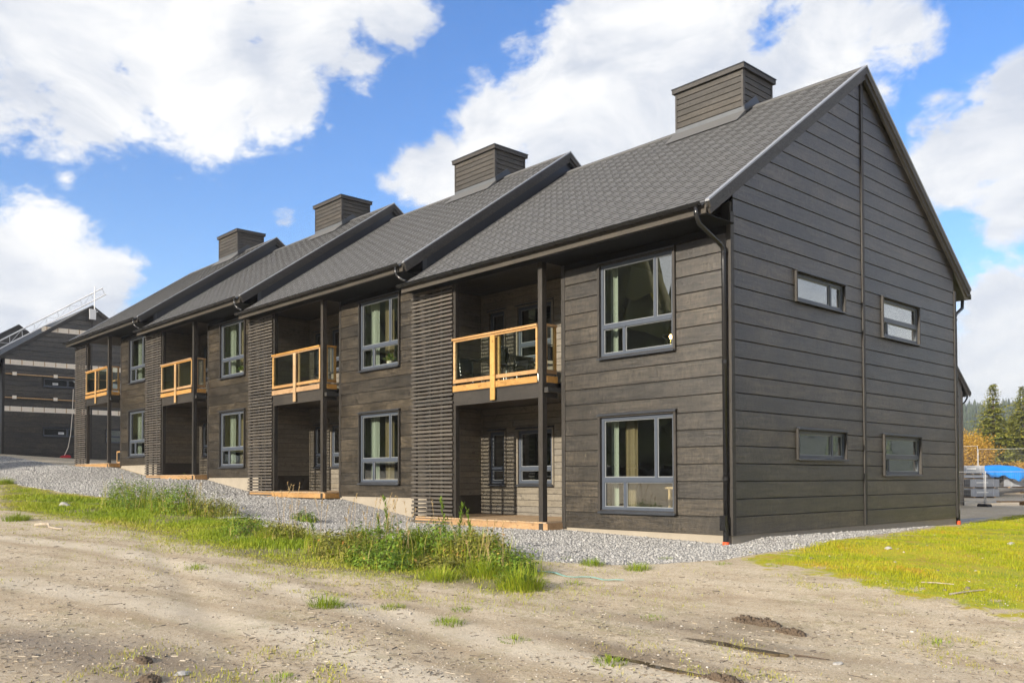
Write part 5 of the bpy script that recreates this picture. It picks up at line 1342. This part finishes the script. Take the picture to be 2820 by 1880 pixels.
# balcony furniture of the nearest house
M['greymetal'] = flat_mat('grey_metal_tube', (.14, .145, .15), .3, .5)
FZ = 2.905
bt = empty('balcony_table', on_unit(0, -6.35, .55, FZ)); tag(bt, 'dark metal table on the balcony of the nearest house', 'table')
MB().box(-.62, .62, -.40, .40, .70, .735).build('table_top', 'blackmetal', bt)
for sx in (-.56, .56):
    for sy in (-.34, .34): MB().tube([(sx * 1.04, sy * 1.06, 0), (sx, sy, .70)], .018, 8).build('leg', 'greymetal', bt)
def chair(x, y, rz, label):
    r = empty('balcony_chair', on_unit(0, x, y, FZ), rz); tag(r, label, 'chair', 'metal chairs on the near balcony')
    MB().box(-.21, .21, -.20, .20, .44, .46).build('seat', 'blackmetal', r)
    for sx in (-.2, .2):
        MB().tube([(sx * 1.12, -.24, 0), (sx, -.18, .44)], .012, 8).build('leg', 'blackmetal', r)
    pts = [(-.225, .25, 0), (-.21, .19, .44), (-.20, .24, .70), (-.19, .27, .80), (-.14, .28, .845), (.14, .28, .845), (.19, .27, .80), (.20, .24, .70), (.21, .19, .44), (.225, .25, 0)]
    MB().tube(pts, .012, 8).build('back_frame', 'blackmetal', r)
    MB().box(-.19, .19, .235, .25, .52, .82).build('backrest', 'blackmetal', r)
chair(-5.62, .22, rad(172), 'black metal chair with its back to the railing, left of the balcony post')
chair(-4.95, .42, rad(-100), 'black metal chair behind the balcony post, turned to the table')
chair(-6.5, 1.15, rad(5), 'black metal chair at the back of the balcony table')
chair(-7.25, .5, rad(95), 'black metal chair at the left end of the balcony table, behind the slats')
# unfinished far end house: wooden frames on its balcony and a crate on its deck
for (x, y, z, w_, h_, lb) in ((-5.6, .35, 2.905, .9, .75, 'wooden frame standing on the balcony of the far end house'), (-4.75, .9, 2.905, .5, .85, 'narrow wooden frame at the right of the far balcony'), (-4.35, .1, .105, .55, .5, 'pine crate on the deck of the far end house')):
    r = empty('wooden_frame' if 'frame' in lb else 'pine_crate', on_unit(3, x, y, z)); tag(r, lb, 'frame' if 'frame' in lb else 'crate'); t = .06
    for yy in (0, .3):
        MB().box(-w_ / 2, w_ / 2, yy, yy + .03, 0, t).build('rail', 'pine', r); MB().box(-w_ / 2, w_ / 2, yy, yy + .03, h_ - t, h_).build('rail', 'pine', r)
        for s in (-w_ / 2, w_ / 2 - t): MB().box(s, s + t, yy, yy + .03, t, h_ - t).build('stile', 'pinez', r)
    for s in (-w_ / 2, w_ / 2 - .03): MB().box(s, s + .03, .031, .299, 0.001, .08).build('spacer', 'pine', r)
# lost things on the dirt
def stick(u, v, pts, r0, label, m='deadwood'):
    p = hit(u, v); o = MB().tube([(a, b, c + float(ground(p[0] + a, p[1] + b)) - p[2]) for a, b, c in pts], [r0 * s for s in np.linspace(1, .5, len(pts))], 7).build('dead_branch', m, None, p); tag(o, label, 'branch')
M['deadwood'] = wood_mat('bleached_dead_wood', (.30, .25, .19), (.52, .46, .38), .8, 0, .2)
stick(112, 1212, [(-.38, -.12, .03), (-.2, -.05, .06), (0, 0, .07), (.12, -.02, .03), (.3, .03, .02), (.45, .1, .02)], .028, 'bleached crooked branch lying on the dirt track at the left')
stick(250, 1150, [(-.5, -.1, .02), (-.1, 0, .03), (.3, .02, .02), (.6, .1, .02)], .02, 'thin bleached branch in the left verge grass')
stick(2220, 1362, [(-.1, -.2, .01), (0, 0, .02), (.1, .25, .015)], .012, 'thin twig lying on the lawn at the right')
stick(1860, 1512, [(-.12, -.02, .01), (0, 0, .015), (.14, .05, .01)], .008, 'short brown twig on the dirt at the lower right', 'bark')
stick(2145, 1342, [(-.15, 0, .01), (0, .03, .02), (.2, .06, .02)], .009, 'pale twig on the mossy lawn')
def rock(u, v, s, label, m='pebble', name='rock', seed=1, fl=.55):
    p = hit(u, v); r = np.random.default_rng(seed); import bmesh
    bm = bmesh.new(); bmesh.ops.create_icosphere(bm, subdivisions=3, radius=1)
    ph = r.uniform(0, 6, 6)
    for w_ in bm.verts:
        d = w_.co.copy(); k = 1 + .16 * math.sin(d.x * 3 + ph[0]) * math.sin(d.y * 3.3 + ph[1]) + .10 * math.sin(d.z * 5 + d.x * 4 + ph[2]) + .05 * math.sin(d.y * 11 + ph[3]) * math.sin(d.x * 9)
        w_.co = Vector((d.x * k * s, d.y * k * s * .75, d.z * k * s * fl))
    me = bpy.data.meshes.new(name); bm.to_mesh(me); bm.free()
    o = obj(name, me, m, None, (p[0], p[1], p[2] + s * fl * .25), r.uniform(0, 6)); tag(o, label, 'rock' if name == 'rock' else 'clod')
    return o
M['rockmat'] = flat_mat('pale_grey_rock', (.36, .345, .32), .85, 0, .3, 6, .6)
M['soil'] = flat_mat('dark_damp_soil', (.10, .072, .048), .9, 0, .5, 14, .8)
rock(148, 1164, .16, 'pale grey rock lying in the left verge grass', 'rockmat', seed=2); rock(2040, 1260, .055, 'grey stone on the lawn near the gravel edge', 'rockmat', seed=3); rock(1925, 1524, .045, 'flat pale stone in the dirt at the bottom', 'rockmat', seed=4, fl=.3)
rock(418, 1548, .07, 'flat pale stone beside the muddy puddle', 'rockmat', seed=5, fl=.22); rock(2322, 1250, .06, 'grey stone on the lawn by the right edge', 'rockmat', seed=6)
def clod(u, v, n, rx, ry, h, label, seed):
    p = hit(u, v); r = np.random.default_rng(seed); V, F = [], []
    for i in range(n):
        a = r.uniform(0, 6.28); q = math.sqrt(r.random()); s = r.uniform(.008, .026)
        v_ = CUBE * (1 + r.uniform(-.45, .4, (8, 1))) * s + r.uniform(-.3, .3, (8, 3)) * s
        c = np.array([q * rx * math.cos(a), q * ry * math.sin(a), 0]); c[2] = h * (1 - q * q) * r.random() + float(ground(p[0] + c[0], p[1] + c[1])) - p[2]
        V.append(v_ @ rand_rot(1, r)[0].T + c); F.append(CF + 8 * i)
    o = tri_mesh('soil_clod', np.vstack(V), np.vstack(F), 'soil'); o.location = p; tag(o, label, 'soil')
clod(1722, 1428, 300, .17, .07, .05, 'heap of dark dug up soil by the wheel rut, left of two', 51); clod(1760, 1434, 200, .14, .07, .05, 'crumbs of dark soil between the two soil heaps', 52); clod(1816, 1454, 260, .14, .04, .045, 'heap of dark root tangled soil, right of two', 53)
clod(1660, 1562, 200, .16, .05, .04, 'dark soil lump at the bottom edge of the picture', 54)
clod(345, 1562, 160, .10, .05, .025, 'muddy soil crumbs beside the puddle at the bottom left', 55); clod(330, 1518, 120, .09, .04, .025, 'small dark clods on the wet mud, lower left', 56)
# green strap
p = hit(1330, 1326); sp_ = []
for t in np.linspace(-1, 1, 14):
    x, y = t * .55, .22 * t + .05 * math.sin(t * 6); sp_.append((x, y, float(ground(p[0] + x, p[1] + y)) - p[2] + .012 + .008 * math.sin(t * 9)))
mb = MB()
for a, b in zip(sp_[:-1], sp_[1:]): mb.bar(a, b, .035, .006)
o = mb.build('plastic_strap', flat_mat('pale_turquoise_strap', (.24, .46, .40), .4), None, p); tag(o, 'pale turquoise plastic strap lying on the dirt right of the weeds', 'strap')
# puddles
def water_mat():
    m, nt, b = mat('muddy_puddle_water'); t = NT(nt); b.inputs['Base Color'].default_value = (.10, .075, .045, 1); b.inputs['Roughness'].default_value = .04; b.inputs['Specular IOR Level'].default_value = .6
    t.bump(t.noise(t.coord(), 9, 3, .5), .04, .01, b); return m
M['water'] = water_mat()
for (px, py, rx, ry, dp) in PUDD:
    n = 36; pts = []
    z = float(ground(px, py)) + dp * .42
    for i in range(n):
        a = i * 6.283 / n; k = 1.05 * (1 + .22 * math.sin(a * 3 + px * 9) + .12 * math.sin(a * 7 + py * 5)); pts.append((1.5 * k * rx * math.cos(a), 1.5 * k * ry * math.sin(a)))
    MB().prism(pts, -.02, 0, 'z').build('puddle', 'water', None, (px, py, z))['kind'] = 'structure'

# straw, twigs and crumbs on the dirt
def debris():
    r = np.random.default_rng(91); pts = scatter(FG, 9000, lambda x, y: ~inpoly(GRAVEL, x, y) * ~inpoly(LAWN, x, y) * np.clip((6.5 / np.maximum(cdist(x, y), 3)) ** 2, .06, 1) * np.clip(vnoise(x, y, 1.6, 9) * 2.4 - .5, .12, 1), 92)
    n = len(pts); a = r.uniform(0, 6.28, n); ln = r.uniform(.008, .05, n) * np.exp(r.normal(0, .4, n)); w = r.uniform(.0015, .005, n)
    d = np.stack([np.cos(a), np.sin(a)], 1); sN = np.stack([-np.sin(a), np.cos(a)], 1); z = ground(pts[:, 0], pts[:, 1]) + .004
    V = np.zeros((n, 6, 3))
    for i, (t, s_, h) in enumerate(((-1, -1, 0), (-1, 1, 0), (1, 1, 0), (1, -1, 0), (-1, 0, 1), (1, 0, 1))):
        V[:, i, :2] = pts + d * ln[:, None] * t / 2 + sN * w[:, None] * s_; V[:, i, 2] = z + h * w * 1.6 - .003
    F = (np.array([(0, 3, 5, 4), (1, 4, 5, 2)])[None] + np.arange(n)[:, None, None] * 6).reshape(-1, 4)
    tag(tri_mesh('ground_litter', V.reshape(-1, 3), F, 'litter', np.repeat(r.random(n), 2)), 'straw, twigs and dark crumbs littering the dirt track', 'litter', kind='stuff')
M['litter'] = stone_mat('straw_and_twigs', [(0, (.06, .045, .03)), (.45, (.15, .11, .07)), (.7, (.38, .30, .19)), (1, (.60, .52, .40))])
debris()

# ------------------------------------------------------------------ air
hz = MB().box(-2600, 2600, -2600, 2600, -8, 110).build('haze', None)
hm = bpy.data.materials.new('air_haze'); hm.use_nodes = True; hm.node_tree.nodes.clear()
ho = hm.node_tree.nodes.new('ShaderNodeOutputMaterial'); hp_ = hm.node_tree.nodes.new('ShaderNodeVolumePrincipled')
hp_.inputs['Color'].default_value = (.86, .91, 1, 1); hp_.inputs['Density'].default_value = .0005; hp_.inputs['Anisotropy'].default_value = .2
hm.node_tree.links.new(hp_.outputs[0], ho.inputs['Volume']); hz.data.materials.append(hm); tag(hz, kind='stuff')
scn.cycles.volume_bounces = 0
